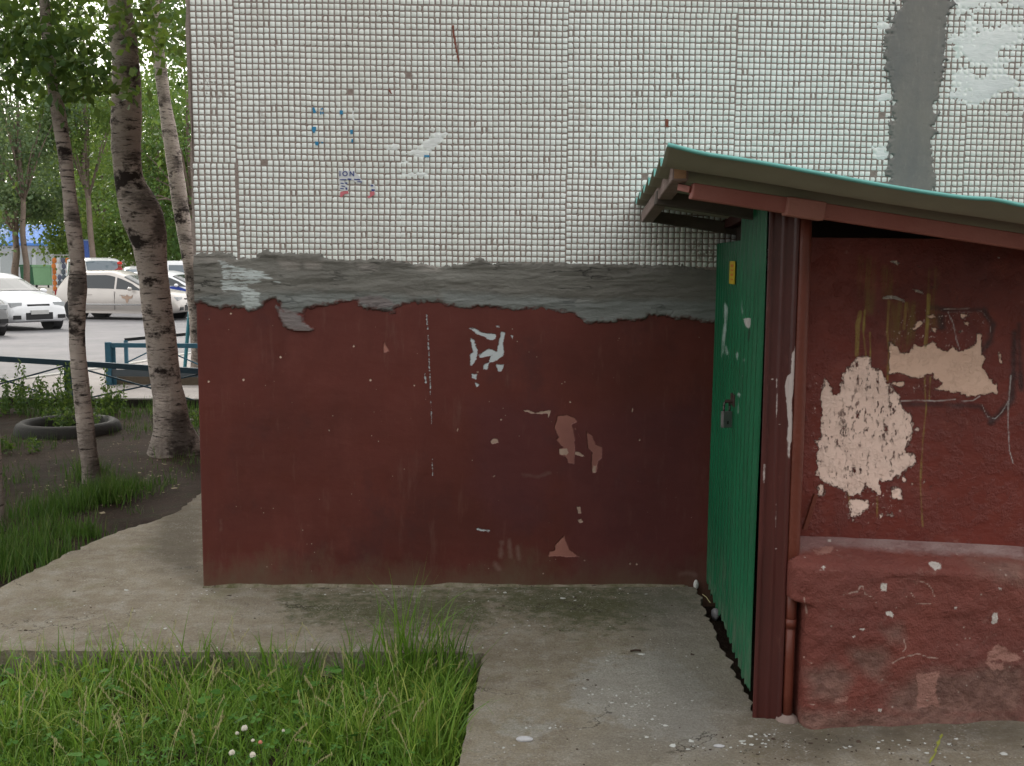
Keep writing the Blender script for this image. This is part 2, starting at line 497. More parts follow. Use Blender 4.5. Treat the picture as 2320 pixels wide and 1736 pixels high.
def sheet(name, outline, dz, mat, kind='structure'):
    """flat sheet following ground_z, split at the slope breaks"""
    import bmesh
    bm = bmesh.new()
    f = bm.faces.new([bm.verts.new((p[0], p[1], 0)) for p in outline]); f.normal_update()
    if f.normal.z < 0: f.normal_flip()
    for y in (10, 34):
        bmesh.ops.bisect_plane(bm, geom=bm.verts[:] + bm.edges[:] + bm.faces[:], plane_co=(0, y, 0), plane_no=(0, 1, 0))
    bmesh.ops.triangulate(bm, faces=bm.faces[:])
    for v in bm.verts: v.co.z = float(ground_z(v.co.y)) + dz
    me = bpy.data.meshes.new(name); bm.to_mesh(me); bm.free(); me.materials.append(mat)
    o = bpy.data.objects.new(name, me); col.objects.link(o); tag(o, kind=kind); return o
def mat_asphalt(name, a, b, cr=0.5):
    m = M(name, 0.85, 0.25)
    c = m.mix(m.rng(m.noise(0.7, 6, 0.7), 0.35, 0.65), a, b)
    c = m.mix(m.rng(m.noise(5, 5, 0.7), 0.5, 0.7, 0, 0.5), c, tuple(x * 1.5 for x in a))
    c = m.mix(m.rng(m.noise(160, 2), 0.4, 0.7, 0, 0.3), c, (0.25, 0.24, 0.23))
    return m.done(c, None, m.bump(m.noise(120, 3), 0.4, 0.01))
MA = mat_asphalt('road_asphalt', (0.13, 0.13, 0.14), (0.20, 0.19, 0.20))
MS = mat_asphalt('pavement_asphalt', (0.25, 0.225, 0.22), (0.33, 0.30, 0.29))
sheet('road', [(-60, 12.4), (8, 12.4), (8, 47), (-60, 47)], 0.004, MA)
sheet('road_far', [(-90, 47.0), (30, 47.0), (30, 86), (-90, 86)], 0.004, mat_asphalt('pale_paving', (0.42, 0.39, 0.36), (0.55, 0.51, 0.47)))
sheet('pavement', [(-12, 12.45), (8, 12.45), (8, 22), (-5.6, 22), (-6.02, 19), (-6.12, 17.7), (-6.3, 16.4), (-6.75, 14.4), (-7.6, 13.5), (-12, 12.9)], 0.03, MS)
MK = simple('kerb_stone', (0.42, 0.41, 0.39), 0.9, var=0.3, nscale=20, bump=0.4)
mb = MB()
kp = [(-12, 12.9), (-7.6, 13.5), (-6.75, 14.4), (-6.3, 16.4), (-6.12, 17.7), (-6.02, 19), (-5.6, 22)]
for a, b in zip(kp[:-1], kp[1:]):
    mb.bar((a[0], a[1], float(ground_z(a[1])) + 0.0), (b[0], b[1], float(ground_z(b[1])) + 0.0), 0.10, 0.10)
tag(mb.build('kerb', MK), kind='structure')

# ================================================================== APARTMENT BUILDING (end wall)
c4 = crop(400, 500, 3.687); c5 = crop(400, 0, 2.758); c6 = crop(1000, 650, 2.4344); c9 = crop(1850, 0, 3.449)
c3 = crop(1560, 1100, 2.603); cB = crop(1700, 500, 2.3645); c7 = crop(1560, 440, 2.957); c1 = crop(1400, 300, 2.404)

MAROON = (0.114, 0.0245, 0.0185)
def maroon_mat(name, base=MAROON, marks=True, dirt_h=0.16, bumpy=0.14, gloss=0.55):
    m = M(name, gloss, 0.35)
    b2 = tuple(x * 0.72 for x in base); b3 = (base[0] * 1.15, base[1] * 1.35, base[2] * 1.4)
    c = m.mix(m.rng(m.noise(1.7, 5, 0.6), 0.35, 0.65), base, b2)
    c = m.mix(m.rng(m.noise(5, 6, 0.7, (1, 1, 0.5)), 0.52, 0.72, 0, 0.7), c, b3)
    c = m.mix(m.rng(m.noise(2.2, 7, 0.75, (1, 1, 0.8)), 0.54, 0.66, 0, 0.45), c, (0.055, 0.017, 0.018))
    c = m.mix(m.rng(m.noise(40, 6, 0.8, (0.6, 0.6, 1.4)), 0.62, 0.72, 0, 0.3), c, (0.19, 0.075, 0.06))
    c = m.mix(m.rng(m.noise(20, 5, 0.7, (1, 1, 0.16)), 0.58, 0.75, 0, 0.35), c, (0.17, 0.085, 0.07))
    # splashed dirt towards the ground, broken by noise
    sep = m.n.new('ShaderNodeSeparateXYZ'); m.l.new(m.co(), sep.inputs[0])
    zz = m.math('ADD', sep.outputs['Z'], m.math('MULTIPLY', m.math('SUBTRACT', m.noise(6, 6, 0.75, (1, 1, 0.5)), 0.5), -0.5))
    c = m.mix(m.rng(zz, dirt_h, -0.03, 0, 0.75), c, (0.12, 0.085, 0.055))
    sp = m.math('MULTIPLY', m.rng(m.voro(33), 0.10, 0.06), m.rng(m.noise(7, 3), 0.55, 0.62))
    c = m.mix(m.math('MULTIPLY', sp, 0.7), c, (0.40, 0.33, 0.28))
    if marks:
        c = m.mix(m.math('MULTIPLY', m.mask('salmon', 40, 4, 1.2, 5), 0.9), c, (0.36, 0.155, 0.125))
        c = m.mix(m.mask('cream', 60, 3.5, 0.8, 4), c, (0.56, 0.40, 0.32))
        c = m.mix(m.mask('white', 55, 4.5, 1.0, 5, (1, 1, 1.6)), c, (0.50, 0.54, 0.57))
        c = m.mix(m.math('MULTIPLY', m.mask('faint', 30, 7, 5, 4), 0.35), c, (0.30, 0.22, 0.19))
        c = m.mix(m.math('MULTIPLY', m.mask('purple', 8, 40, 30, 4), 0.35), c, (0.085, 0.024, 0.033))
    h = m.math('ADD', m.math('MULTIPLY', m.noise(5, 5, 0.55, (1, 1, 2.0)), 1.0), m.math('MULTIPLY', m.noise(60, 4, 0.6, (0.8, 0.8, 1.2)), 0.05))
    nb = m.bump(h, bumpy, 0.02)
    if marks:
        pk = m.math('MAXIMUM', m.math('MAXIMUM', m.mask('salmon', 40, 4, 1.2, 5), m.mask('cream', 60, 3.5, 0.8, 4)), m.mask('white', 55, 4.5, 1.0, 5, (1, 1, 1.6)))
        nb = m.bump(m.math('MULTIPLY', pk, -1.0), 0.9, 0.004, nb)
    return m.done(c, m.rng(m.noise(9, 4), 0.3, 0.7, gloss - 0.08, gloss + 0.2), nb)

bld = thing('apartment_building', 'pale mosaic-tiled panel building end wall above a maroon painted base', 'building', W(0, 0))
# plinth surface
us = np.concatenate([np.arange(0, 2.36, 0.005), np.arange(2.4, 12.1, 0.2)]); zs = np.concatenate([[-0.22, -0.1], np.arange(-0.03, 1.46, 0.005), [1.46]])
U, Z = np.meshgrid(us, zs); Uf = U.ravel(); Zf = Z.ravel()
P3 = np.stack([Uf, Zf, np.zeros_like(Uf)], 1)
nn = fbm(P3, 1.1, 3, 5) * 0.004 + fbm(P3, 7, 3, 6) * 0.0012
nn = np.where(Uf < 0.004, nn - 0.004, nn)
V = np.array(WO)[None] + Uf[:, None] * np.array(uW) + Zf[:, None] * np.array(ZU) + nn[:, None] * np.array(nW)
X = proj(V)
white = [[(155,228),(185,232),(230,255),(300,260),(300,290),(270,292),(200,262)], [(330,248),(352,250),(340,300),(345,370),(320,385),(303,370),(315,310)],
 [(160,285),(180,290),(200,360),(190,400),(170,432),(158,428),(160,375),(175,360),(165,320)], [(205,375),(240,355),(265,340),(300,355),(290,375),(210,392)],
 [(300,355),(350,378),(285,415),(262,420),(270,385)], [(235,425),(262,420),(250,458),(232,455)], [(300,428),(345,428),(330,470),(312,465)],
 [(168,480),(198,480),(190,510),(168,505)], [(185,525),(210,540),(195,553)], [(303,215),(320,215),(318,221),(305,220)], [(385,265),(395,270),(390,290)]]
cream = [[(440,680),(480,680),(520,695),(560,685),(605,680),(600,700),(590,722),(585,700),(540,700),(500,700)], [(272,850),(290,835),(315,838),(315,860),(280,865)],
 [(745,1215),(765,1215),(770,1250),(752,1250)], [(750,1285),(770,1280),(782,1298),(765,1302)], [(88,780),(95,778),(92,797),(86,797)], [(735,905),(760,912),(800,938),(770,935),(738,925)],
 [(650,895),(690,890),(700,915),(690,930),(650,922)], [(835,985),(858,985),(850,1028),(832,1025)], [(280,1045),(296,1040),(290,1050)], [(1050,668),(1058,668),(1056,695),(1050,690)]]
salmon = [[(640,712),(690,705),(740,725),(745,745),(720,760),(735,830),(735,930),(730,978),(700,970),(685,935),(650,925),(650,895),(675,885),(632,845),(650,830),(625,780)],
 [(730,765),(768,835),(745,800)], [(800,795),(830,820),(850,865),(885,885),(885,945),(865,960),(855,1020),(832,1028),(825,980),(832,915),(808,890)],
 [(590,1485),(597,1463),(630,1450),(625,1430),(650,1400),(680,1368),(685,1400),(705,1450),(762,1490)]]
cdots = [(710,635,5), (1092,845,5), (1040,1528,5), (1078,1530,5), (330,733,4), (1380,1270,3), (200,470,3), (560,1580,4), (790,1510,4), (60,1640,5), (430,820,4)]
A = {'white': field(X, [c6(p) for p in white], [(c4([(2088,785),(2098,905)]), 1.0), (c4([(2101,960),(2122,1460)]), 0.7), (D(972/1.0488,1),0)and(([(976,905),(978,960)]), 0.3), (([(979,1040),(980,1078)]), 0.4), (c4([(2074,1280),(2082,1352)]), 1.4), (c6([(200,1338),(262,1346)]), 2.0)]),
     'cream': field(X, [c6(p) for p in cream], (), [(c6([(x, y)])[0] + (r / 2.4,)) for x, y, r in cdots] + [(c4([(x, y)])[0] + (2.2,)) for x, y in ((455,775),(1480,1048),(1985,1375),(270,1343),(870,1140),(560,1330),(1620,1330))]),
     'salmon': field(X, [c6(p) for p in salmon] + [c4([(1738,1015),(1780,1092),(1733,1100),(1728,1060)])]),
     'faint': field(X, (), [(c6([(375,1395),(382,1490)]), 2.5), (c6([(420,1440),(426,1500)]), 2.5), (c6([(332,1410),(325,1490)]), 3), (c6([(300,1530),(312,1556)]), 4), (c6([(450,1035),(540,1048),(600,1028)]), 1.5), (c6([(1310,1590),(1360,1575),(1400,1590)]), 3),
                            ([(500,1180),(501,1200)], 0.2)]),
     'purple': field(X, [c6([(200,640),(620,620),(640,900),(560,1300),(330,1350),(180,1100)]), [(1250,950),(1600,900),(1600,1327),(1300,1300)]])}
mW = maroon_mat('maroon_wall_paint')
o = obj('painted_wall', V, grid_faces(len(us), len(zs))[:, ::1], mW, bld, attrs=A, smooth=True)
tag(o, 'maroon painted base wall with peeled white and salmon patches')

# body behind the face (left return, top, and everything above the finely tiled part)
mg = simple('grout', (0.27, 0.225, 0.205), 0.95, 0.1, var=0.25, nscale=30, bump=0.5, bscale=120)
mb = MB()
b0 = [W(0, -0.22, -0.002), W(12, -0.22, -0.002), W(12, -0.22, -9), W(0.0, -0.22, -9)]
t0 = [p + ZU * 3.82 for p in b0]; h0 = [p + ZU * 9.3 for p in b0]
mb.add(b0 + t0, [(4, 7, 3, 0), (6, 5, 1, 2), (7, 6, 2, 3)])
mb.build('side_wall', mW if False else simple('side_render', (0.16, 0.10, 0.09), 0.9, bump=0.3), bld)
mb = MB(); mb.add([p - nW * 0.0 for p in t0] + h0, [(0, 1, 5, 4), (1, 2, 6, 5), (2, 3, 7, 6), (3, 0, 4, 7), (4, 5, 6, 7)])
mb.build('upper_storey', simple('upper_panel', (0.50, 0.51, 0.48), 0.7, var=0.1, nscale=3), bld)

uu = np.arange(0.0, 2.23, 0.012); Pn = np.stack([uu, 0 * uu, 0 * uu], 1)
wf = 0.012 + 0.016 * np.clip(0.5 + fbm(Pn, 3.0, 4, 61), 0, 1.3); hf = 0.004 + 0.011 * np.clip(0.5 + fbm(Pn, 6.0, 4, 62), 0, 1.3)
Vf = []
for t_ in (0, 0.35, 0.7, 1.0):
    jit = fbm(Pn + t_, 22, 3, 63) * 0.003
    for u_, w_, h_, j_ in zip(uu, wf, hf, jit): Vf.append(W(u_, max(-0.004, h_ * (1 - t_) ** 1.4 + (j_ if 0 < t_ < 1 else 0) + 0.001 - 0.003 * t_), 0.001 + w_ * t_ + (j_ if t_ else 0)))
m = M('foot_mortar', 0.95, 0.1)
c = m.mix(m.rng(m.noise(12, 6, 0.75), 0.40, 0.62), (0.24, 0.21, 0.165), (0.10, 0.095, 0.05)); c = m.mix(m.rng(m.noise(30, 5, 0.8), 0.58, 0.66), c, (0.06, 0.045, 0.035))
obj('wall_foot', np.array([tuple(v) for v in Vf]), grid_faces(len(uu), 4), m.done(c, None, m.bump(m.noise(60, 5, 0.7), 0.8, 0.01)), bld, smooth=True)
# strip of base above which the mosaic starts
U, Z = np.meshgrid(np.concatenate([np.arange(-0.004, 4.5, 0.02), np.arange(4.6, 12.01, 0.4)]), np.concatenate([[1.46], np.arange(1.48, 3.61, 0.02)]))
Uf = U.ravel(); Zf = Z.ravel(); P3 = np.stack([Uf, Zf, 0 * Uf], 1)
edge = np.where(Uf < 0.0, -0.01 + 0.006 * vnoise(P3, 5, 2), 0)
Uf2 = np.where(Uf < 0.0, -0.012 + 0.012 * fbm(P3, 3, 4, 8) + 0.006 * fbm(P3, 20, 2, 9), Uf)
nn = fbm(P3, 1.3, 3, 4) * 0.003
V = np.array(WO)[None] + Uf2[:, None] * np.array(uW) + Zf[:, None] * np.array(ZU) + (nn + edge)[:, None] * np.array(nW)
obj('mosaic_backing', V, grid_faces(U.shape[1], U.shape[0]), mg, bld, smooth=True)

# mosaic tiles: real little tiles in sheets
def tiles():
    pitch = 0.0258; uj0 = Wuz(535, 300)[0]; uj = [Wuz(x, 300)[0] for x in (907, 1285, 1663, 2041, 2188)]
    cols = [(0.004, uj0)] + list(zip([uj0] + uj, uj + [uj[-1] + 0.75])) + [(uj[-1] + 0.75 * k, uj[-1] + 0.75 * (k + 1)) for k in (1, 2, 3, 4)]
    zj = {0: Wuz(520, 880 * 1)[1]}
    offs = [0.011, 1.93 - 0.0, 1.878, 1.862, 1.885, 1.87, 1.90, 1.88, 1.87, 1.89, 1.875]
    miss = c9([(485,555),(270,695),(460,1020),(410,1065),(500,1065),(490,1290),(430,1330),(1150,915),(520,885),(440,1345)]) + c1([(560,100),(150,235),(1500,20)]) + c5([(1070,580),(1455,465),(540,1020),(660,1190)])
    miss = np.array(miss)
    C = []; A0 = []; R = []
    rr = np.random.default_rng(3)
    for ci, (ua, ub) in enumerate(cols):
        n = max(1, int(round((ub - ua) / pitch))); pu = (ub - ua) / n
        zbase = offs[ci] if ci else 1.915
        sheet_h = 28 * pitch
        k0 = -1
        for k in range(-1, 3):
            z0 = zbase + k * sheet_h * 1.001; rot = rr.normal(0, 0.0035); du = rr.normal(0, 0.0012)
            for i in range(n):
                for j in range(28):
                    u = ua + (i + 0.5) * pu; z = z0 + (j + 0.5) * pitch
                    if z < 1.47 or z > 3.60: continue
                    C.append((u + du - (z - z0 - sheet_h / 2) * rot, z + (u - (ua + ub) / 2) * rot)); A0.append(rot); R.append(ci)
    C = np.array(C); P3 = np.stack([C[:, 0], C[:, 1], 0 * C[:, 0]], 1)
    wob = np.stack([fbm(P3, 5, 3, 31), fbm(P3, 5, 3, 57)], 1) * 0.0030
    C = C + wob + rr.normal(0, 0.0003, C.shape)
    Xp = proj(np.array(WO)[None] + C[:, :1] * np.array(uW) + C[:, 1:] * np.array(ZU))
    keep = rr.random(len(C)) > 0.0003
    dm = np.min(np.hypot(Xp[:, None, 0] - miss[None, :, 0], Xp[:, None, 1] - miss[None, :, 1]), 1)
    keep &= dm > 6.0
    keep &= C[:, 0] > 0.008
    C = C[keep]; rot = np.array(A0)[keep] + rr.normal(0, 0.018, keep.sum()); n = len(C); Xp = Xp[keep]
    odd = rr.random(n) < 0.012; rot = np.where(odd, rot + rr.normal(0, 0.2, n), rot)
    hw = 0.0099 + rr.normal(0, 0.0003, n); hh = 0.0099 + rr.normal(0, 0.0003, n)
    # chipped tiles are a little smaller
    ch = rr.random(n) < 0.03; hw = np.where(ch, hw * rr.uniform(0.55, 0.9, n), hw)
    cut = np.clip(rr.gamma(1.6, 0.11, (n, 4)), 0.06, 0.65)
    corners = [(1, 1), (-1, 1), (-1, -1), (1, -1)]
    ring = []
    for k, (sx, sy) in enumerate(corners):
        c = cut[:, k]
        if k % 2 == 0: a = (sx * hw, sy * hh * (1 - c)); b = (sx * hw * (1 - c), sy * hh)
        else: a = (sx * hw * (1 - c), sy * hh); b = (sx * hw, sy * hh * (1 - c))
        ring += [a, b]
    ring = np.array(ring)                       # 8,2,n
    cr, sr = np.cos(rot), np.sin(rot)
    top = 0.0010 + rr.normal(0, 0.00015, n) + fbm(np.stack([C[:, 0], C[:, 1], 0 * C[:, 0]], 1), 1.3, 3, 4) * 0.003
    tx, ty = rr.normal(0, 0.012, n), rr.normal(0, 0.012, n)
    out = []
    for lev, (sc_, z) in enumerate(((1.02, -0.005), (1.0, -0.0004), (0.955, 0.0))):
        for q in range(8):
            x = ring[q, 0] * sc_; y = ring[q, 1] * sc_
            uu = C[:, 0] + x * cr - y * sr; vv = C[:, 1] + x * sr + y * cr
            nz = top + z + (x * tx + y * ty)
            out.append(np.array(WO)[None] + uu[:, None] * np.array(uW) + vv[:, None] * np.array(ZU) + nz[:, None] * np.array(nW))
    V = np.stack(out, 1)                          # n,24,3
    b = (np.arange(n) * 24)[:, None]
    tops = b + np.arange(16, 24)[None]
    qs = []
    for l in (0, 8):
        for q in range(8):
            qs.append(np.concatenate([b + l + q, b + l + (q + 1) % 8, b + l + 8 + (q + 1) % 8, b + l + 8 + q], 1))
    rnd = np.clip(0.5 + rr.normal(0, 0.16, n) + fbm(np.stack([C[:, 0], C[:, 1], 0 * C[:, 0]], 1), 1.0, 3, 77) * 0.5, 0, 1)
    d = field(Xp, [c9([(120,0),(480,0),(470,200),(130,160)])])
    m = M('mosaic_tile', 0.32, 0.5)
    t = m.attr('rnd')
    c = m.mix(t, (0.71, 0.76, 0.745), (0.82, 0.87, 0.86))
    c = m.mix(m.rng(m.noise(0.9, 4, 0.6), 0.4, 0.7, 0, 0.5), c, (0.60, 0.60, 0.54))
    c = m.mix(m.rng(m.noise(5, 6, 0.75), 0.60, 0.72, 0, 0.45), c, (0.42, 0.38, 0.32))
    c = m.mix(m.rng(m.noise(14, 6, 0.8), 0.66, 0.72, 0, 0.6), c, (0.25, 0.19, 0.15))
    c = m.mix(m.math('MULTIPLY', m.math('MULTIPLY', m.mask('soil', 12, 26, 14, 5), m.rng(m.noise(70, 3), 0.52, 0.6)), 0.7), c, (0.15, 0.10, 0.07))
    c = m.mix(m.mask('rust', 40, 2, 0.6, 4), c, (0.22, 0.07, 0.045))
    mm = m.done(c)
    Vf = V.reshape(-1, 3); XV = proj(Vf)
    rust = field(XV, (), [([(1025, 60), (1034, 100)], 1.5), ([(1030, 75), (1040, 140)], 1.6), ([(880, 205), (888, 212)], 1.2), ([(1508, 272), (1512, 290)], 2.5), (c5([(1650,1040),(1652,1080)]), 1.2)])
    soil = field(XV, [c5([(100,420),(350,520),(370,640),(260,640),(110,600)]), c5([(100,780),(250,780),(260,860),(100,860)]), c5([(470,640),(520,640),(560,770),(480,720)]), c5([(1420,560-110),(1500,450),(1500,480),(1440,480)]), [(1560, 545), (1640, 540), (1640, 600), (1560, 590)]])
    o = obj('mosaic_tiles', Vf, [tops, np.concatenate(qs, 0)], mm, bld, attrs={'rnd': np.repeat(rnd, 24), 'rust': rust, 'soil': soil})
    return o
tiles()

# ---- cement band (horizontal) and cement strip (vertical): relief fields rising out of the wall
def relief(name, u0, u1, z0, z1, step, poly_px, amp_px, hmax, base_n, mat, rough=0.002, extra=None, stretch=(1, 1), soft=7.0, label=None):
    us = np.arange(u0, u1, step); zs = np.arange(z0, z1, step)
    U, Z = np.meshgrid(us, zs); Uf = U.ravel(); Zf = Z.ravel()
    P3 = np.stack([Uf, Zf, 0 * Uf], 1)
    V0 = np.array(WO)[None] + Uf[:, None] * np.array(uW) + Zf[:, None] * np.array(ZU)
    X = proj(V0)
    d = field(X, poly_px) + fbm(P3, 28, 4, 12) * amp_px + (vnoise(np.floor(P3 / 0.0258) * 0.37 + 0.5, 3.1, 71) * amp_px * 1.2 if name == 'cement_strip' else 0) + fbm(P3, 75, 2, 14) * amp_px * 0.9
    k = np.clip(-d / soft, -1, 1)
    k = np.where(k > 0, k ** 0.7, k * 3)
    Ps = P3 * np.array([stretch[0], stretch[1], 1])
    rel = fbm(Ps, 12, 5, 21) * rough + np.abs(fbm(Ps, 5, 3, 33)) * -rough * 1.2
    h = base_n + hmax * k + np.clip(k, 0, 1) * rel + fbm(P3, 1.3, 3, 4) * 0.003
    V = V0 + h[:, None] * np.array(nW)
    F = grid_faces(len(us), len(zs))
    dead = (h < base_n - 0.004)
    F = F[~dead[F].all(1)]
    A = {kk: field(X, *vv) for kk, vv in (extra or {}).items()}
    A['depth'] = -d
    o = obj(name, V, F, mat, bld, attrs=A, smooth=True)
    if label: o['label'] = label
    return o
up = c4([(-40,300),(130,290),(180,260),(300,262),(470,268),(500,318),(640,308),(720,250),(900,262),(1200,280),(1300,322),(1700,325),(1900,345),(2212,385)]) + [D(1010,568),D(1035,553),D(1062,566),D(1250,568),D(1480,572),D(1540,583),D(1640,588)]
lo = c4([(-40,690),(200,700),(330,738),(420,732),(560,740),(600,775),(650,765),(700,740),(760,690),(820,655),(860,700),(880,760),(900,800),(1060,790),(1080,750),(1200,720),(1400,690),(1500,682),(1560,740),(1700,760),(1850,795),(1835,745),(1900,700),(2212,690)]) + c6([(20,112),(150,127),(200,115),(400,135),(560,130),(720,150),(800,205),(1100,190),(1150,160),(1300,180),(1560,210)])
smearb = c4([(830,700),(860,860),(900,900),(960,940),(1010,965),(1100,965),(1150,905),(1080,840),(1060,760),(900,740)])
def cement_mat(name, a, b, hor=True):
    m = M(name, 0.92, 0.15)
    st = (0.8, 0.8, 2.0) if hor else (2.0, 2.0, 0.7)
    c = m.mix(m.rng(m.noise(3, 6, 0.65, st), 0.36, 0.64), a, b)
    c = m.mix(m.rng(m.noise(26, 5, 0.7, st), 0.55, 0.75, 0, 0.35), c, tuple(x * 1.5 for x in b))
    c = m.mix(m.rng(m.noise(8, 6, 0.8), 0.58, 0.70, 0, 0.4), c, tuple(x * 0.6 for x in a))
    crk = m.math('ABSOLUTE', m.math('SUBTRACT', m.noise(1.5, 7, 0.66, (0.9, 0.9, 6.0) if hor else (3, 3, 1), 0.25), 0.5))
    if hor:
        crm = m.math('MULTIPLY', m.rng(crk, 0.009, 0.001), m.rng(m.noise(3.3, 3), 0.46, 0.54))
        c = m.mix(m.math('MULTIPLY', crm, 0.7), c, (0.03, 0.03, 0.03))
        c = m.mix(m.math('MULTIPLY', m.mask('pale', 18, 10, 6, 4), 0.5), c, (0.34, 0.31, 0.29))
        c = m.mix(m.math('MULTIPLY', m.mask('lower', 12, 12, 8, 4), 0.65), c, (0.215, 0.235, 0.235))
        c = m.mix(m.math('MULTIPLY', m.mask('purple', 20, 10, 4, 4), 0.5), c, (0.19, 0.13, 0.135))
        c = m.mix(m.math('MULTIPLY', m.mask('white', 40, 20, 2, 6, (0.35, 0.35, 2.0)), m.rng(m.noise(30, 6, 0.75, (0.3, 0.3, 2.6)), 0.43, 0.49)), c, (0.46, 0.505, 0.51))
        h = m.math('SUBTRACT', m.noise(14, 8, 0.72, (0.8, 0.8, 1.8)), m.math('MULTIPLY', crm, 1.4))
        sepb = m.n.new('ShaderNodeSeparateXYZ'); m.l.new(m.co(), sepb.inputs[0])
        dd_ = m.math('ADD', m.attr('depth'), m.math('MULTIPLY', m.math('SUBTRACT', m.noise(26, 8, 0.75, (0.8, 0.8, 1.3)), 0.5), 34))
        c = m.mix(m.math('MULTIPLY', m.rng(dd_, 9, 1, 0, 0.9), m.rng(sepb.outputs['Z'], 1.44, 1.40)), c, (0.105, 0.024, 0.02))
        return m.done(c, None, m.bump(h, 0.7, 0.015))
    pk = m.math('MULTIPLY', m.rng(m.voro(24), 0.10, 0.05), m.rng(m.noise(5, 3), 0.5, 0.56))
    c = m.mix(m.math('MULTIPLY', pk, 0.6), c, (0.09, 0.085, 0.08))
    return m.done(c, None, m.bump(m.noise(20, 7, 0.7, (1, 1, 1)), 0.35, 0.012))
mcem = cement_mat('cement_band_mat', (0.130, 0.123, 0.112), (0.185, 0.18, 0.165))
lower = [c4([(150,640),(560,600),(820,600),(1200,600),(1500,600),(2212,640),(2212,900),(150,900)]) , c6([(0,20),(880,80),(1100,70),(1560,80),(1560,300),(0,300)])]
relief('cement_band', -0.006, 2.42, 1.18, 1.60, 0.0035, [up + lo[::-1], smearb], 4.5, 0.011, -0.001, mcem, 0.006,
       {'white': ([c4([(372,350),(470,362),(490,398),(640,408),(720,440),(860,520),(800,500),(720,490),(690,520),(560,530),(690,590),(700,700),(660,745),(590,750),(560,735),(548,600),(390,580),(388,470)])],),
        'pale': ([c4([(860,330),(1030,335),(1030,410),(880,400)]), c4([(1060,335),(1230,340),(1200,400),(1080,395)]), c4([(1500,350),(1700,370),(1680,430),(1540,420)]), c4([(2000,370),(2212,370),(2212,420),(2020,410)]), c4([(130,290),(500,330),(480,345),(140,330)])],),
        'lower': (lower,), 'purple': ([smearb, c4([(1490,640),(1700,620),(1830,700),(1700,740),(1540,700)])],)}, (0.5, 3.0), label='grey cement band with cracked trowelled surface')
mstrip = cement_mat('cement_strip_mat', (0.165, 0.165, 0.165), (0.215, 0.205, 0.19), False)
st = c9([(640,-900),(640,-300),(655,0),(640,60),(590,120),(565,180),(560,250),(510,380),(545,460),(550,620),(580,700),(585,760),(592,850),(560,950),(580,1080),(560,1200),(535,1300),(550,1480),(600,1900),(900,1900),(910,1480),(955,1430),(925,1330),(920,1280),(895,1100),(940,1030),(900,990),(945,900),(915,830),(930,780),(955,650),(1025,480),(1000,400),(1000,350),(1030,240),(1000,150),(1060,80),(1080,50),(1055,0),(1050,-300),(1050,-900)])
relief('cement_strip', 2.95, 3.7, 1.5, 3.1, 0.004, [st], 9.0, 0.008, 0.001, mstrip, 0.0016, None, (2.0, 0.7), label='vertical grey cement repair strip')

# white paint dragged over the tiles
ms = M('white_filler', 0.8, 0.2)
cc = ms.mix(ms.rng(ms.noise(3, 5), 0.35, 0.65), (0.66, 0.69, 0.70), (0.76, 0.79, 0.79))
cc = ms.mix(ms.rng(ms.noise(5, 5, 0.6), 0.60, 0.70, 0, 0.35), cc, (0.36, 0.60, 0.50))
cc = ms.mix(ms.rng(ms.noise(24, 6, 0.7, (1, 1, 2)), 0.62, 0.72, 0, 0.4), cc, (0.38, 0.38, 0.38))
ms = ms.done(cc, None, ms.bump(ms.noise(22, 6, 0.7, (0.5, 0.5, 2)), 0.4, 0.01))
sm = [c9([(1100,250),(1200,205),(1350,215),(1621,195),(2400,190),(2400,900),(1621,860),(1500,870),(1180,850),(1070,820),(1060,700),(960,690),(950,645),(1040,600),(1040,540),(1200,520),(1100,430),(1040,330),(1080,260)]),
      c9([(1060,-100),(1700,-100),(1700,60),(1400,75),(1250,60),(1190,200),(1020,200),(1060,90)])]
relief('white_filler_patch', 3.3, 4.55, 1.9, 2.85, 0.0042, sm, 22, 0.0015, -0.0001, ms, 0.0030, None, (1.0, 1.2), soft=14, label='white filler smeared over the tiles')
sm2 = [c5(p) for p in ([(1440,960),(1500,925),(1600,840),(1655,825),(1700,830),(1655,890),(1600,930),(1560,985),(1480,975)], [(1400,1003),(1460,1003),(1460,1028),(1400,1024)], [(1410,1078),(1575,1078),(1560,1102),(1410,1100)], [(1300,905),(1390,915),(1380,940),(1310,935)], [(1060,700),(1100,690),(1110,750),(1050,750)])]
relief('white_paint_smear', 0.7, 1.25, 1.85, 2.15, 0.0035, sm2, 6, 0.0014, 0.0001, ms, 0.0016, None, (1, 2), soft=6)
relief('white_paint_smear', 2.95, 3.35, 1.85, 2.75, 0.0045, [c9([(420,1130),(560,1150),(590,1240),(480,1260)]), c9([(480,180),(600,170),(560,240),(480,240)]), c9([(460,740),(580,730),(590,790),(480,790)])], 6, 0.0014, 0.0001, ms, 0.0016, None, (1, 2), soft=6)

# torn poster scraps on the tiles: blue, dark blue letters, pink
def scrap(name, polys, n, mat, parent, thick=0.0008, frame=None, seed=0, jit=0.6):
    r = random.Random(seed)
    for poly in polys:
        mbx = MB()
        pts = []
        for i in range(len(poly)):
            a = poly[i]; b = poly[(i + 1) % len(poly)]
            k = max(1, int(math.hypot(b[0] - a[0], b[1] - a[1]) / 4))
            for j in range(k):
                t = j / k; pts.append((a[0] + (b[0] - a[0]) * t + r.uniform(-jit, jit), a[1] + (b[1] - a[1]) * t + r.uniform(-jit, jit)))
        p0, nn_ = frame
        T = [on_plane(x, y, p0 + nn_ * n, nn_) for x, y in pts]
        Bk = [p - nn_ * thick for p in T]; m_ = len(T)
        mbx.add(T + Bk, [tuple(range(m_))] + [(i, (i + 1) % m_, m_ + (i + 1) % m_, m_ + i) for i in range(m_)])
        mbx.build(name, mat, parent)
FW = (WO, nW)
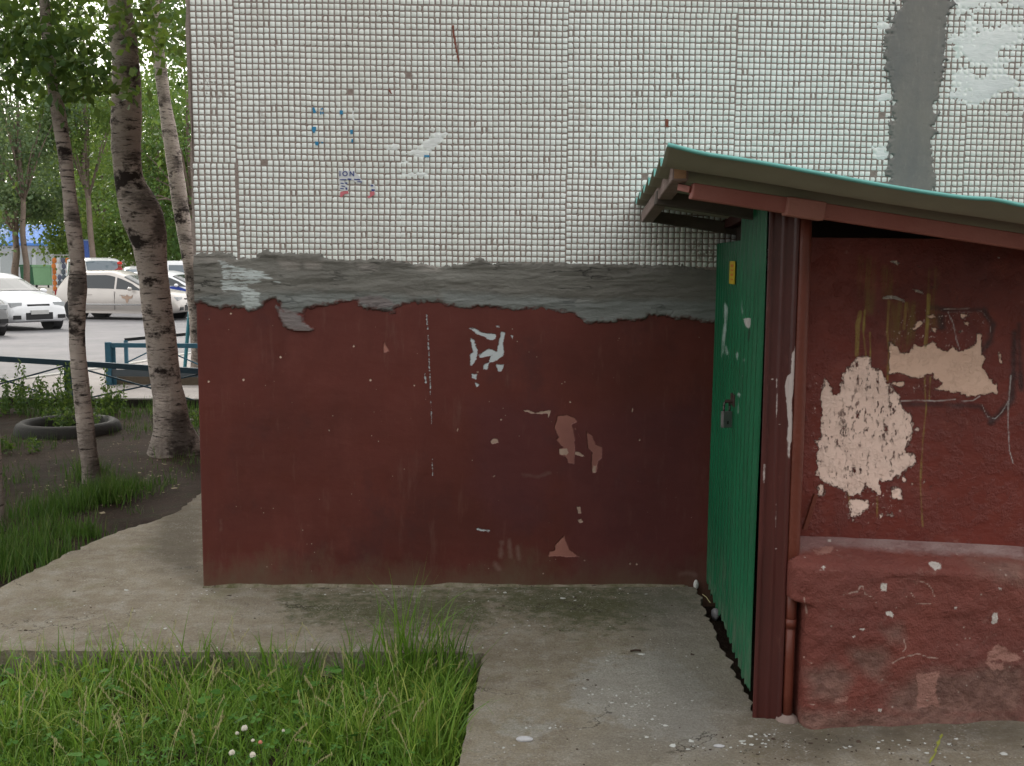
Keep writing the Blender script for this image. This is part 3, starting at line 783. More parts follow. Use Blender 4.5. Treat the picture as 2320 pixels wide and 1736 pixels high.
mblue = simple('blue_print', (0.03, 0.22, 0.42), 0.7); mnavy = simple('navy_print', (0.04, 0.06, 0.22), 0.7); mpink = simple('pink_print', (0.55, 0.16, 0.19), 0.7); mpaper = simple('poster_paper', (0.60, 0.62, 0.64), 0.8)
def q(x0, y0, x1, y1): return [(x0, y0), (x1, y0 + 1), (x1 - 1, y1), (x0 + 1, y1 - 1)]
scrap('poster_scrap', [c5(p) for p in ([(850,675),(862,672),(872,705),(855,708)], q(898, 676, 915, 685), q(896, 698, 905, 718), q(908, 700, 918, 712), q(1020, 690, 1040, 716), q(1085, 812, 1102, 838), [(845,795),(872,792),(872,812),(860,835),(846,815)], q(866, 885, 886, 908), q(904, 888, 916, 896), q(1548, 970, 1580, 984), q(1092, 870, 1104, 890))], 0.0049, mblue, bld, frame=FW, seed=4)
scrap('poster_scrap', [c5(p) for p in ([(1012,1068),(1110,1070),(1135,1098),(1165,1130),(1140,1150),(1100,1128),(1040,1120),(1075,1180),(1070,1196),(1020,1190)], [(1205,1150),(1235,1150),(1245,1180),(1240,1205),(1222,1200),(1218,1170)])], 0.0045, mpaper, bld, frame=FW, seed=5)
scrap('poster_scrap', [c5(p) for p in ([(1022,1200),(1070,1192),(1078,1210),(1050,1212),(1030,1236),(1020,1228)], [(1208,1200),(1236,1196),(1238,1216),(1200,1240),(1190,1232),(1208,1220)])], 0.0053, mpink, bld, frame=FW, seed=6)
scrap('poster_scrap', [c5(p) for p in (q(1020,1120,1060,1127), q(1110,1118,1150,1126), q(1066,1116,1092,1124), q(1130,1132,1158,1140), q(1025,1142,1045,1150), q(1052,1140,1068,1150), q(1030,1160,1052,1168), q(1022,1176,1046,1184), q(1056,1172,1068,1186), q(1212,1156,1230,1166), q(1216,1184,1238,1196))], 0.0055, mnavy, bld, frame=FW, seed=8)
# the letters I O N left of a torn notice
def text(name, s, pos, size, right, upv, mat, parent, ext=0.0006):
    cu = bpy.data.curves.new(name, 'FONT'); cu.body = s; cu.size = size; cu.extrude = ext; cu.space_character = 1.4; cu.offset = 0.0006
    o = bpy.data.objects.new(name, cu); col.objects.link(o); cu.materials.append(mat)
    nrm = right.cross(upv)
    Mx = Matrix(((right.x, upv.x, nrm.x, 0), (right.y, upv.y, nrm.y, 0), (right.z, upv.z, nrm.z, 0), (0, 0, 0, 1)))
    o.rotation_euler = Mx.to_euler()
    me = bpy.data.meshes.new_from_object(o); me.transform(o.rotation_euler.to_matrix().to_4x4())
    bpy.data.objects.remove(o); o = bpy.data.objects.new(name, me); col.objects.link(o)
    if not me.materials: me.materials.append(mat)
    if parent is not None: o.parent = parent; o.location = Vector(pos) - wloc(parent)
    else: o.location = pos
    return o
mrust = simple('rust_streak', (0.20, 0.07, 0.05), 0.85, var=0.4, nscale=80)
scrap('rust_streak', [[(1024, 58), (1028, 57), (1031, 80), (1035, 108), (1041, 142), (1038, 143), (1032, 112), (1027, 84)], [(880, 203), (884, 203), (889, 213), (885, 214)], [(1507, 270), (1514, 270), (1515, 288), (1508, 289)]], 0.0044, mrust, bld, frame=FW, seed=11, jit=0.9)
pt = c5([(1016, 1100)])[0]
text('lettering', 'ION', on_plane(pt[0], pt[1], WO + nW * 0.0056, nW), 0.030, uW, ZU, mnavy, bld)

# ================================================================== ANNEX (low entrance lean-to)
pA0, pA1 = on_z(1804, 1652), on_z(2320, 1631)
uA = (pA1 - pA0).normalized(); nA = Vector((uA.y, -uA.x, 0)).normalized()
if nA.y > 0: nA = -nA
AO = pA0.copy()
def AP(u, z, n=0.0): return AO + uA * u + ZU * z + nA * n
ann = thing('entrance_annex', 'low maroon plastered lean-to with green corrugated door and teal metal roof', 'shed', AP(0, 0))
# main front wall (recessed behind the ledge)
REC = -0.17
us = np.concatenate([np.arange(-0.055, 0.86, 0.005), np.arange(0.9, 1.31, 0.1)]); zs = np.concatenate([[-0.1, 0.3], np.arange(0.5, 1.585, 0.005)])
U, Z = np.meshgrid(us, zs); Uf = U.ravel(); Zf = Z.ravel(); P3 = np.stack([Uf, Zf, 0 * Uf], 1)
Zf = Zf * (1 - 0.09 * np.clip(Uf - 0.8, 0, 1))
V0 = np.array(AP(0, 0, REC))[None] + Uf[:, None] * np.array(uA) + Zf[:, None] * np.array(ZU)
X = proj(V0)
creamA = [[(405,850),(430,870),(440,930),(480,930),(500,830),(530,780),(560,740),(600,730),(640,735),(650,790),(700,800),(740,870),(790,920),(800,980),(860,1050),(870,1150),(850,1200),(830,1230),(885,1265),(880,1310),(820,1350),(760,1390),(690,1400),(690,1460),(650,1450),(620,1410),(600,1470),(540,1470),(500,1450),(450,1420),(400,1400),(350,1360),(360,1200),(385,1150),(375,1090),(390,1020),(372,960),(385,900)],
 [(360,1420),(395,1415),(390,1480),(362,1470)], [(750,1435),(810,1425),(812,1495),(760,1490)], [(530,1500),(600,1490),(640,1530),(560,1600),(535,1580)]]
creamB = [[(745,650),(795,670),(800,700),(850,710),(885,660),(920,690),(975,640),(1010,690),(1060,700),(1085,670),(1120,700),(1165,690),(1205,660),(1215,605),(1238,610),(1240,700),(1255,730),(1240,780),(1280,840),(1320,880),(1320,920),(1250,930),(1170,945),(1100,920),(990,905),(1040,870),(990,850),(980,820),(900,845),(850,840),(830,820),(740,820)],
 [(870,582),(918,528),(926,545),(885,588)], [(975,575),(995,575),(990,592),(975,590)], [(950,512),(985,508),(990,520),(955,524)], [(1105,588),(1130,588),(1120,600)], [(1148,548),(1172,548),(1165,560)], [(712,408),(770,402),(828,428),(826,434),(770,420),(712,418)], [(866,368),(900,372),(932,390),(900,384)], [(750,216),(780,214),(804,232),(770,226)], [(893,236),(918,244),(910,248)], [(1180,1395),(0,0),(0,0)][:0] or [(765,870),(830,855),(825,880),(790,895)], [(1130,505),(1160,500),(1180,515),(1140,520)]]
pcr = cB
yel = [[(590,200),(660,200),(665,500),(600,500)], [(720,250),(770,250),(770,420),(715,420)], [(940,260),(1000,260),(998,560),(930,580)], [(740,430),(900,440),(880,620),(820,700),(740,680)]]
ylin = [([(590,490),(575,560),(570,720)], 11), ([(615,480),(605,600),(620,740)], 5), ([(640,600),(642,750)], 4), ([(745,430),(735,600),(742,700),(735,860)], 5), ([(835,440),(825,580)], 8), ([(960,400),(950,560),(940,680)], 9), ([(965,840),(960,960)], 3), ([(935,830),(936,900),(945,1010),(925,1170),(912,1400),(925,1640)], 3.6), ([(525,1460),(532,1530)], 5), ([(678,1480),(680,1590)], 4)]
A = {'creama': field(X, [cB(p) for p in creamA], (), [cB([(x, y)])[0] + (r,) for x, y, r in ((550,1600,4),(620,1510,4),(700,1585,3),(740,1580,4),(760,1582,3),(895,1120,2.5),(930,1395,3.5),(350,1185,3),(1445,1085,2.5),(828,1385,4),(870,1410,2),(110,845,2),(560,1565,4),(780,1460,4))]),
     'creamb': field(X, [cB(p) for p in creamB], [(cB([(1335,715),(1342,760)]), 2.5)]),
     'yellow': field(X, [cB(p) for p in yel]), 'ydrip': field(X, (), [(cB(p), w / 2.36) for p, w in ylin]),
     'black': field(X, (), [(cB([(800,985),(1000,985),(1230,995),(1290,1060)]), 4), (cB([(1250,480),(1300,560),(1290,640),(1240,700)]), 6), (cB([(960,460),(1050,480),(1250,478)]), 4), (cB([(1020,520),(1030,570)]), 8), (cB([(1290,1080),(1400,960),(1410,780),(1420,600)]), 7), (cB([(1440,560),(1450,900)]), 5), (cB([(1110,715),(1160,715)]), 5)]),
     'wline': field(X, (), [(cB([(805,967),(900,962),(990,968),(1100,958)]), 1.6), (cB([(1130,968),(1190,966),(1232,938)]), 1.4), (cB([(1060,490),(1090,555),(1105,640),(1125,695)]), 1.5), (cB([(1060,488),(1150,490),(1240,486),(1285,540),(1290,620)]), 0.9), (cB([(1240,988),(1270,1050),(1310,1062),(1350,1020),(1385,960)]), 1.0), (cB([(1395,830),(1380,1000),(1378,1080),(1386,1230),(1408,1300)]), 1.5)]),
     'scatter': field(X, [cB(p) for p in ([(500,1440),(700,1440),(820,1400),(830,1560),(700,1600),(520,1600)], [(340,830),(400,820),(380,1200),(340,1250)], [(850,1100),(900,1150),(900,1300),(830,1400)], [(740,540),(1000,480),(1240,480),(1240,700),(1000,660),(760,640)], [(720,860),(1000,850),(1000,940),(800,930)])]),
     'flake': field(X, [cB(p) for p in ([(706,412),(740,402),(780,404),(832,430),(828,436),(770,420),(712,420)], [(864,368),(900,370),(934,390),(930,394),(895,382)], [(748,218),(775,214),(806,230),(800,235),(765,227)], [(890,237),(918,244),(908,248)], [(1315,192),(1340,196),(1330,204)], [(1030,470),(1180,468),(1175,474),(1035,476)])]),
     'band': field(X, [[(1700, 480), (2400, 520), (2400, 660), (1700, 600)]])}
mar = M('annex_wall_paint', 0.55, 0.35)
m = mar
c = m.mix(m.rng(m.noise(1.8, 5, 0.6), 0.35, 0.65), (0.165, 0.030, 0.021), (0.105, 0.023, 0.019))
c = m.mix(m.rng(m.noise(7, 6, 0.7), 0.52, 0.7, 0, 0.6), c, (0.20, 0.045, 0.030))
c = m.mix(m.rng(m.noise(28, 6, 0.8), 0.62, 0.70, 0, 0.35), c, (0.30, 0.16, 0.13))
c = m.mix(m.rng(m.noise(16, 6, 0.8), 0.60, 0.70, 0, 0.7), c, (0.05, 0.018, 0.018))
c = m.mix(m.math('MULTIPLY', m.mask('black', 25, 7, 5, 4), 0.75), c, (0.018, 0.014, 0.016))
stk = m.rng(m.noise(30, 4, 0.7, (1.6, 1.6, 0.12)), 0.42, 0.6)
c = m.mix(m.math('MULTIPLY', m.math('MULTIPLY', m.mask('yellow', 16, 12, 9, 4, (1, 1, 0.4)), stk), 0.55), c, (0.16, 0.12, 0.022))
c = m.mix(m.math('MULTIPLY', m.mask('ydrip', 30, 4, 1.5, 4, (1, 1, 0.4)), m.rng(m.noise(46, 6, 0.75, (1.4, 1.4, 0.35)), 0.42, 0.60, 0, 0.75)), c, (0.27, 0.22, 0.045))
gap = m.math('SUBTRACT', 1.0, m.math('MULTIPLY', m.rng(m.noise(46, 8, 0.8, (1.2, 1.2, 0.6)), 0.565, 0.60), m.rng(m.noise(6, 4), 0.40, 0.55)))
cmA = m.math('MULTIPLY', m.mask('creama', 34, 24, 1.0, 9, (1, 1, 0.8), 0.78), gap)
cmB = m.mask('creamb', 38, 17, 0.9, 9, (1, 1, 1), 0.78)
c = m.mix(cmA, c, m.mix(m.noise(20, 5), (0.80, 0.58, 0.50), (0.87, 0.68, 0.60)))
c = m.mix(cmB, c, m.mix(m.noise(20, 5), (0.68, 0.46, 0.36), (0.78, 0.56, 0.45)))
c = m.mix(m.math('MULTIPLY', m.mask('ydrip', 30, 2, 1.0, 4), 0.3), c, (0.33, 0.25, 0.06))
spk = m.math('MULTIPLY', m.mask('scatter', 20, 20, 10, 5), m.rng(m.noise(75, 6, 0.8), 0.60, 0.63))
c = m.mix(spk, c, (0.58, 0.47, 0.44))
c = m.mix(m.mask('flake', 60, 0.8, 0.7, 2), c, (0.50, 0.46, 0.42))
c = m.mix(m.math('MULTIPLY', m.mask('wline', 70, 2.2, 0.8, 6, (1, 1, 1), 0.75), 0.75), c, (0.42, 0.40, 0.40))
h = m.math('ADD', m.math('ADD', m.noise(6, 8, 0.60, (1, 1, 1.5)), m.math('MULTIPLY', m.rng(m.noise(17, 6, 0.7), 0.5, 0.75), 0.5)), m.math('MULTIPLY', m.math('MAXIMUM', cmA, cmB), -0.2))
mar = m.done(c, m.rng(m.math('MAXIMUM', cmA, cmB), 0, 1, 0.5, 0.9), m.bump(m.math('MULTIPLY', m.math('MAXIMUM', cmA, cmB), -1.0), 0.6, 0.003, m.bump(h, 0.5, 0.03)))
nn = fbm(P3, 4, 4, 41) * 0.006
V = V0 + nn[:, None] * np.array(nA)
obj('front_wall', V, grid_faces(len(us), len(zs)), mar, ann, attrs=A, smooth=True)['label'] = 'maroon wall with cream peeled patches and yellow drips'
# thin wall top and the hidden side / back of the annex
mdk = simple('inner_render', (0.07, 0.05, 0.045), 0.95)
mb = MB()
mb.box(AP(0.40, 1.5, REC - 0.09), (0.40, 0.075, 0.082), (uA, nA, ZU))
mb.box(AP(0.63, 0.7, REC - 0.09), (0.65, 0.075, 0.70), (uA, nA, ZU))
mb.box(AP(0.45, 1.585, REC - 0.28), (0.42, 0.012, 0.055), (uA, nA, ZU))  # made-up board behind the wall top, keeps the gap under the roof dark
mb.build('wall_core', mdk, ann)
mb = MB(); e = AP(1.30, 0, REC)
ln = (W(3.9, 0) - e)
mb.box(e + Vector((0, ln.y / 2, 0.70)), (0.05, ln.y / 2 - 0.02, 0.80))
mb.build('end_wall', simple('end_render', (0.12, 0.04, 0.035), 0.8, bump=0.4), ann)

# thick lower plinth with rounded ledge; plan path wraps round the left end
prof = [(-0.10, 0.0), (0.0, 0.0)] + [(z, 0.0) for z in np.arange(0.01, 0.525, 0.0065)] + [(0.533, 0.002), (0.541, 0.006), (0.547, 0.012), (0.551, 0.020)] + [(0.551 + 0.052 * t, 0.020 + 0.165 * t) for t in np.linspace(0.06, 1, 18)]
path = [('s', n) for n in np.arange(-0.19, -0.035, 0.02)] + [('c', t) for t in np.linspace(0, 1, 7)] + [('f', u) for u in np.concatenate([np.arange(0.072, 0.9, 0.0062), np.arange(0.95, 1.38, 0.1)])]
Vp = []
for z, inset in prof:
    k = min(1, max(0, (z - 0.385 + 0.02 * math.sin(z * 90)) / 0.05)); k = k * k * (3 - 2 * k)
    uL = 0.028 - 0.052 * k
    for kind, t in path:
        if kind == 's': u, n = uL + inset * 0.35, min(t, -inset)
        elif kind == 'c':
            a = t * math.pi / 2; u, n = uL + 0.035 * (1 - math.cos(a)) + inset * 0.35 * (1 - t), -inset - 0.035 * (1 - math.sin(a)) * (1 if inset < 0.1 else 0)
        else: u, n = max(t, uL + 0.036), -inset
        dz = -0.05 * max(0, u) / 0.75 if z > 0.4 else -0.05 * max(0, u) / 0.75 * max(0, z) / 0.4
        if u > 0.9: dz = -0.05 * 0.9 / 0.75 * min(1, max(0, z) / 0.4)
        Vp.append((u, z + dz, n))
Vp = np.array(Vp)
P3 = Vp.copy()
am = np.clip((0.19 + Vp[:, 2]) / 0.05, 0, 1)
dn = (fbm(P3, 5, 4, 51) * 0.014 + fbm(P3, 26, 3, 52) * 0.0045) * am
foot = np.clip((0.06 - Vp[:, 1]) / 0.06, 0, 1)
dn = dn + foot * 0.014 * (0.6 + fbm(P3, 9, 3, 66))
on_top = (Vp[:, 1] > 0.50)
Vw = np.array(AO)[None] + Vp[:, :1] * np.array(uA) + (Vp[:, 1:2] + np.where(on_top, dn * 0.6, 0)[:, None]) * np.array(ZU) + (Vp[:, 2:] + np.where(on_top, 0.3, 1)[:, None] * dn[:, None]) * np.array(nA)
X = proj(Vw)
A = {'white': field(X, [c3(p) for p in ([(1415,455),(1450,450),(1490,465),(1490,490),(1455,500),(1425,480)], [(1160,745),(1190,740),(1210,760),(1200,778),(1175,765)], [(1560,710),(1585,715),(1580,732),(1562,730)], [(1795,750),(1825,748),(1820,810),(1790,815)], [(700,550),(750,540),(735,555),(715,570),(712,600),(700,590)], [(790,475),(805,475),(798,505),(788,505)], [(845,262),(1000,262),(1370,288),(1350,300),(1150,290),(900,278)], [(815,318),(840,318),(838,332),(820,332)], [(1820,602),(1855,605),(1840,625)], [(1010,845),(1040,845),(1025,862)], [(950,885),(980,885),(975,897)], [(1130,570),(1170,580),(1165,620),(1140,620)], [(1430,322),(1460,320),(1450,332)], [(1115,1320),(1140,1320),(1135,1340)])]),
     'crack': field(X, (), [(c3(p), 1.7) for p in ([(945,637),(1000,625),(1010,595),(1030,595),(1040,640),(1090,665)], [(1350,560),(1410,580),(1440,620),(1450,655)], [(1200,1050),(1250,1020),(1350,992),(1420,1015),(1470,1020)], [(1270,910),(1282,960),(1265,980)], [(1340,700),(1430,695)], [(1310,630),(1330,660)], [(680,1010),(690,1030),(730,1050)], [(670,620),(690,700),(700,780)], [(810,505),(895,505)], [(760,1300),(700,1280)])]),
     'salmon': field(X, [c3(p) for p in ([(1760,985),(1820,940),(1860,960),(1910,990),(1960,1020),(1900,1040),(1830,1030),(1770,1030)], [(740,380),(850,365),(840,400),(760,410)], [(870,1260),(940,1250),(930,1285),(870,1280)], [(1350,1110),(1480,1100),(1460,1160),(1480,1300),(1350,1310)], [(1760,1045),(1850,1050),(1840,1085),(1790,1085)])]),
     'mould': field(X, [c3(p) for p in ([(950,960),(1120,950),(1180,1010),(1120,1150),(1000,1080)], [(700,1100),(850,1060),(960,1130),(880,1280),(720,1250)], [(1500,1080),(1978,1060),(1978,1350),(1250,1380),(1150,1300),(1300,1120)], [(640,1330),(1978,1330),(1978,1460),(640,1460)], [(1650,430),(1978,440),(1978,600),(1750,520)], [(1150,860),(1250,830),(1260,920),(1190,920)])]),
     'ledge': field(X, [c3([(590,290),(760,262),(1978,300),(1978,425),(1700,410),(1400,395),(1150,385),(850,360),(650,400),(600,380)])])}
m = M('plinth_paint', 0.6, 0.3)
c = m.mix(m.rng(m.noise(1.8, 5, 0.6), 0.35, 0.65), (0.205, 0.056, 0.042), (0.150, 0.043, 0.036))
c = m.mix(m.rng(m.noise(6, 6, 0.7), 0.50, 0.7, 0, 0.6), c, (0.20, 0.075, 0.062))
c = m.mix(m.rng(m.noise(11, 7, 0.8), 0.58, 0.72, 0, 0.6), c, (0.065, 0.028, 0.026))
c = m.mix(m.rng(m.noise(15, 7, 0.82), 0.57, 0.66, 0, 0.45), c, (0.27, 0.155, 0.13))
c = m.mix(m.math('MULTIPLY', m.mask('ledge', 14, 16, 6, 7), 0.85), c, m.mix(m.rng(m.noise(9, 6, 0.7, (0.3, 0.3, 1)), 0.4, 0.65), (0.25, 0.14, 0.135), (0.40, 0.31, 0.30)))
c = m.mix(m.math('MULTIPLY', m.mask('mould', 9, 30, 16, 6), 0.6), c, m.mix(m.rng(m.noise(25, 5, 0.7), 0.4, 0.6), (0.15, 0.10, 0.085), (0.27, 0.17, 0.14)))
c = m.mix(m.math('MULTIPLY', m.mask('salmon', 22, 18, 2, 7, (1, 1, 1), 0.72), 0.8), c, (0.39, 0.20, 0.165))
c = m.mix(m.math('MULTIPLY', m.mask('crack', 60, 2.2, 0.7, 4), 0.75), c, (0.42, 0.30, 0.26))
c = m.mix(m.mask('white', 45, 9, 1.0, 7, (1, 1, 1), 0.75), c, (0.58, 0.53, 0.50))
c = m.mix(m.math('MULTIPLY', m.math('MULTIPLY', m.rng(m.voro(30), 0.13, 0.06), m.rng(m.noise(6, 3), 0.52, 0.58)), 0.7), c, (0.42, 0.35, 0.31))
h = m.math('ADD', m.noise(9, 8, 0.68), m.math('MULTIPLY', m.noise(55, 5, 0.7), 0.3))
mpl = m.done(c, None, m.bump(h, 0.9, 0.035))
obj('lower_plinth', Vw, grid_faces(len(path), len(prof)), mpl, ann, attrs=A, smooth=True)['label'] = 'bulging maroon plinth with rounded grey-pink ledge'

# corner post: channel with a raised bead and a thin flange next to the door
def post():
    bl, br = on_z(1713, 1626), on_z(1770, 1633)
    u = (br - bl).normalized(); w = (br - bl).length; n = Vector((u.y, -u.x, 0)).normalized()
    if n.y > 0: n = -n
    pr = [(-0.012, -0.06), (-0.012, 0.004), (0.001, 0.004), (0.003, -0.006), (0.028, -0.006), (0.031, -0.003), (0.036, -0.001), (0.041, -0.003), (0.044, -0.006), (w - 0.014, -0.006), (w - 0.011, 0.001), (w, 0.001), (w, -0.06)]
    # subdivide vertically for marks
    zs = np.concatenate([[-0.04], np.arange(0.0, 1.67, 0.012)])
    fine = []
    for i in range(len(pr) - 1):
        k = max(1, int(abs(pr[i + 1][0] - pr[i][0]) / 0.004))
        for j in range(k): fine.append((pr[i][0] + (pr[i + 1][0] - pr[i][0]) * j / k, pr[i][1] + (pr[i + 1][1] - pr[i][1]) * j / k))
    fine.append(pr[-1])
    V = []
    for z in zs:
        for a, b in fine: V.append(bl + u * a + n * b + ZU * z)
    V = np.array([tuple(v) for v in V]); X = proj(V)
    A = {'white': field(X, [c7([(710,1010),(716,1015),(712,1170),(705,1300),(690,1400),(695,1500),(700,1655),(660,1655),(668,1560),(672,1480),(655,1340),(645,1290),(665,1210),(690,1200)]), cB([(225,700),(238,720),(220,1000),(210,1275),(200,1270),(205,1100),(185,900),(200,830),(218,820)])],
                        [(cB([(140,840),(140,900)]), 1.3), (cB([(143,920),(140,1060)]), 0.9), (cB([(75,1300),(72,1400)]), 2.0), (cB([(135,1085),(160,1090)]), 1.2), (c3([(515,100),(512,260)]), 1.0)], [cB([(118, 848)])[0] + (3,), c3([(515, 375)])[0] + (2.5,), c3([(490, 320)])[0] + (2,), c3([(485,640)])[0] + (1.5,)])}
    m = M('post_paint', 0.38, 0.45)
    c = m.mix(m.rng(m.noise(3, 5, 0.6, (1, 1, 0.4)), 0.35, 0.65), (0.058, 0.0145, 0.0135), (0.085, 0.019, 0.016))
    c = m.mix(m.rng(m.noise(30, 5, 0.7, (1, 1, 0.3)), 0.60, 0.72, 0, 0.6), c, (0.15, 0.055, 0.045))
    c = m.mix(m.mask('white', 50, 3.5, 0.8, 5), c, (0.46, 0.40, 0.39))
    mm = m.done(c, None, m.bump(m.noise(40, 5, 0.7, (1, 1, 0.4)), 0.25, 0.01))
    return obj('corner_post', V, grid_faces(len(fine), len(zs)), mm, ann, attrs=A)
post()
# vertical pipe in the corner, lower length thinner and crusted
mpp = simple('pipe_paint', (0.125, 0.030, 0.018), 0.45, 0.4, 0.25, 6, 0.25, 60)
pb = on_z(1786, 1636) - Vector((0, 0, 0)) + Vector((0, 0.02, 0))
mb = MB()
pts = [pb + ZU * z for z in (0.44, 0.6, 0.8, 1.0, 1.2, 1.4, 1.55, 1.66)]
mb.tube(pts, [0.0205] * len(pts), 16)
pp = mb.build('downpipe', mpp, ann, smooth=True); pp['label'] = 'vertical red-brown pipe beside the post'
mb = MB(); mb.tube([pb + ZU * z for z in (-0.02, 0.1, 0.2, 0.325)], 0.0165, 14); mb.tube([pb + ZU * z for z in (0.335, 0.36, 0.45)], [0.018, 0.0175, 0.019], 14)
mb.tube([pb + ZU * z for z in (0.315, 0.345)], 0.0195, 14)
mb.build('pipe_socket', mpp, pp, smooth=True)
mb = MB(); mb.ball(tuple(pb + ZU * -0.005), 0.04, 12, 6, (1, 1, 0.7)); mb.build('cement_collar', simple('collar_cement', (0.25, 0.19, 0.17), 0.95, bump=0.6), pp, smooth=True)
# short slanting bracket behind the pipe
mb = MB(); mb.bar(on_plane(1848, 1120, AP(0, 0, REC + 0.03), nA), on_plane(1822, 1200, AP(0, 0, REC + 0.03), nA), 0.014, 0.014); mb.build('bracket', mpp, ann)

# ---- door side: corrugated leaf and fixed strip
g1, g2 = on_z(1599, 1311), on_z(1704, 1580)
uD = (g2 - g1).normalized(); LD = (g2 - g1).length
nD = Vector((-uD.y, uD.x, 0)).normalized()
if nD.x > 0: nD = -nD
def DP(s, z, n=0.0): return g1 + uD * s + ZU * z + nD * n
def Ds(px, py):
    p = on_plane(px, py, g1, nD) - g1; return p.dot(uD), p.z
sSplit = Ds(1656, 1484)[0]
zLeaf = Ds(1629, 552)[1]
mgm = M('green_sheet_paint', 0.42, 0.45)
m = mgm
c = m.mix(m.rng(m.noise(2.2, 5, 0.6), 0.35, 0.65), (0.004, 0.092, 0.040), (0.006, 0.120, 0.053))
c = m.mix(m.rng(m.noise(12, 7, 0.78, (1, 1, 0.25)), 0.52, 0.70, 0, 0.55), c, (0.03, 0.085, 0.055))
c = m.mix(m.rng(m.noise(34, 6, 0.8, (1, 1, 0.6)), 0.66, 0.70, 0, 0.8), c, (0.07, 0.035, 0.02))
sep = m.n.new('ShaderNodeSeparateXYZ'); m.l.new(m.co(), sep.inputs[0])
c = m.mix(m.math('MULTIPLY', m.rng(sep.outputs['Z'], 0.35, 0.0), m.rng(m.noise(20, 6, 0.75, (1, 1, 0.35)), 0.42, 0.62, 0, 0.65)), c, (0.12, 0.15, 0.11))
c = m.mix(m.math('MULTIPLY', m.mask('scuff', 40, 3, 1.6, 4), 0.75), c, (0.42, 0.52, 0.50))
c = m.mix(m.mask('paper', 30, 1.5, 0.6, 3), c, (0.42, 0.41, 0.40))
c = m.mix(m.math('MULTIPLY', m.mask('soot', 30, 1.5, 1.5, 3), 0.7), c, (0.01, 0.02, 0.015))
mgm = m.done(c, None, m.bump(m.noise(60, 4, 0.6), 0.1, 0.01))
def ribs(name, s0, s1, z0, z1, off, parent, jagb=0.0):
    pitch = 0.086; wv = [(0.0, 0.0), (0.10, 0.0), (0.2, 1.0), (0.5, 1.0), (0.6, 0.0), (0.8, 0.0), (1.0, 0.0)]
    ss = []; hh = []
    k = 0
    while s0 + k * pitch < s1:
        for t, h_ in wv[:-1]:
            s = s0 + (k + t) * pitch
            if s < s1: ss.append(s); hh.append(h_ * 0.009)
        k += 1
    ss.append(s1); hh.append(0)
    zs = np.concatenate([[z0], np.arange(z0 + 0.03, z1, 0.01), [z1]])
    V = []
    for i, z in enumerate(zs):
        for s, h_ in zip(ss, hh):
            zz = z + (jagb * (random.Random(int(s * 200)).random()) if i == 0 else 0)
            V.append(DP(s, zz, off + h_ + 0.003 * math.sin(s * 5 + z * 3)))
    V = np.array([tuple(v) for v in V]); X = proj(V)
    A = {'scuff': field(X, [c7(p) for p in ([(238,715),(262,760),(262,790),(245,960),(232,1080),(222,1090),(226,960),(240,850)], [(255,1015),(268,1060),(264,1110),(254,1060)], [(322,1048),(334,1075),(325,1108),(317,1090)], [(328,1318),(350,1345),(345,1362),(330,1350)])], [(c7([(352,710),(356,760),(366,800),(370,830)]), 0.9), (c7([(328,1380),(330,1470)]), 1.2)], [c7([(372,1113)])[0] + (2.2,), c7([(363,1220)])[0] + (1.5,), c7([(440, 930)])[0] + (1,)]),
         'paper': field(X, [c7([(360,834),(418,830),(416,870),(410,895),(392,912),(385,885),(372,860)])]),
         'soot': field(X, (), [(c7([(408,915),(402,980)]), 2.5)])}
    nF = len(V); Vb = V - np.array(nD)[None] * 0.002
    F = grid_faces(len(ss), len(zs))
    F2 = F[:, ::-1] + nF
    A2 = {k_: np.concatenate([a, a]) for k_, a in A.items()}
    return obj(name, np.concatenate([V, Vb]), np.concatenate([F, F2]), mgm, parent, attrs=A2)
leaf = ribs('door', 0.01, sSplit, 0.005, zLeaf, 0.0, ann, 0.02)
leaf['label'] = 'green ribbed metal door leaf with white scuffs'
ribs('fixed_panel', sSplit + 0.002, LD + 0.005, 0.01, 1.735, 0.006, ann, 0.02)['label'] = 'green ribbed metal strip beside the door'
mb = MB(); mb.bar(DP(0.0, 0.02, -0.03), DP(0, 1.70, -0.03), 0.05, 0.05, uD); mb.bar(DP(sSplit, 0.02, -0.03), DP(sSplit, 1.72, -0.03), 0.04, 0.04, uD); mb.bar(DP(0.02, 1.66, -0.03), DP(LD - 0.03, 1.70, -0.03), 0.04, 0.04)
mb.build('door_frame', simple('frame_paint', (0.07, 0.02, 0.02), 0.6), ann)
mb = MB(); mb.box(DP(sum(Ds(1675, 500)[:1]), 1.64, -0.07), (0.5, 0.01, 0.09), (uD, nD, ZU)); mb.build('dark_gap_board', mdk, ann)  # dark board added where the open gap above the leaf is only shaded
# sticker on the leaf (yellow, orange band)
ya, yb = Ds(1661, 592)[0], Ds(1673, 592)[0]
za, zb = Ds(1667, 592)[1], Ds(1667, 644)[1]
mb = MB(); mb.box(DP((ya + yb) / 2, (za + zb) / 2, 0.0125), (abs(yb - ya) / 2, 0.0012, abs(za - zb) / 2), (uD, nD, ZU))
stc = mb.build('sticker', simple('yellow_sticker', (0.55, 0.40, 0.02), 0.5, var=0.2, nscale=30), leaf)
stc['label'] = 'small yellow rectangular sticker'
mb = MB()
for k in range(4): mb.box(DP((ya + yb) / 2, zb + (za - zb) * (0.2 + 0.2 * k), 0.0142), (abs(yb - ya) * 0.22, 0.0006, abs(za - zb) * (0.035 + 0.02 * (k % 2))), (uD, nD, ZU))
mb.build('sticker_print', simple('orange_print', (0.55, 0.17, 0.02), 0.5), stc)
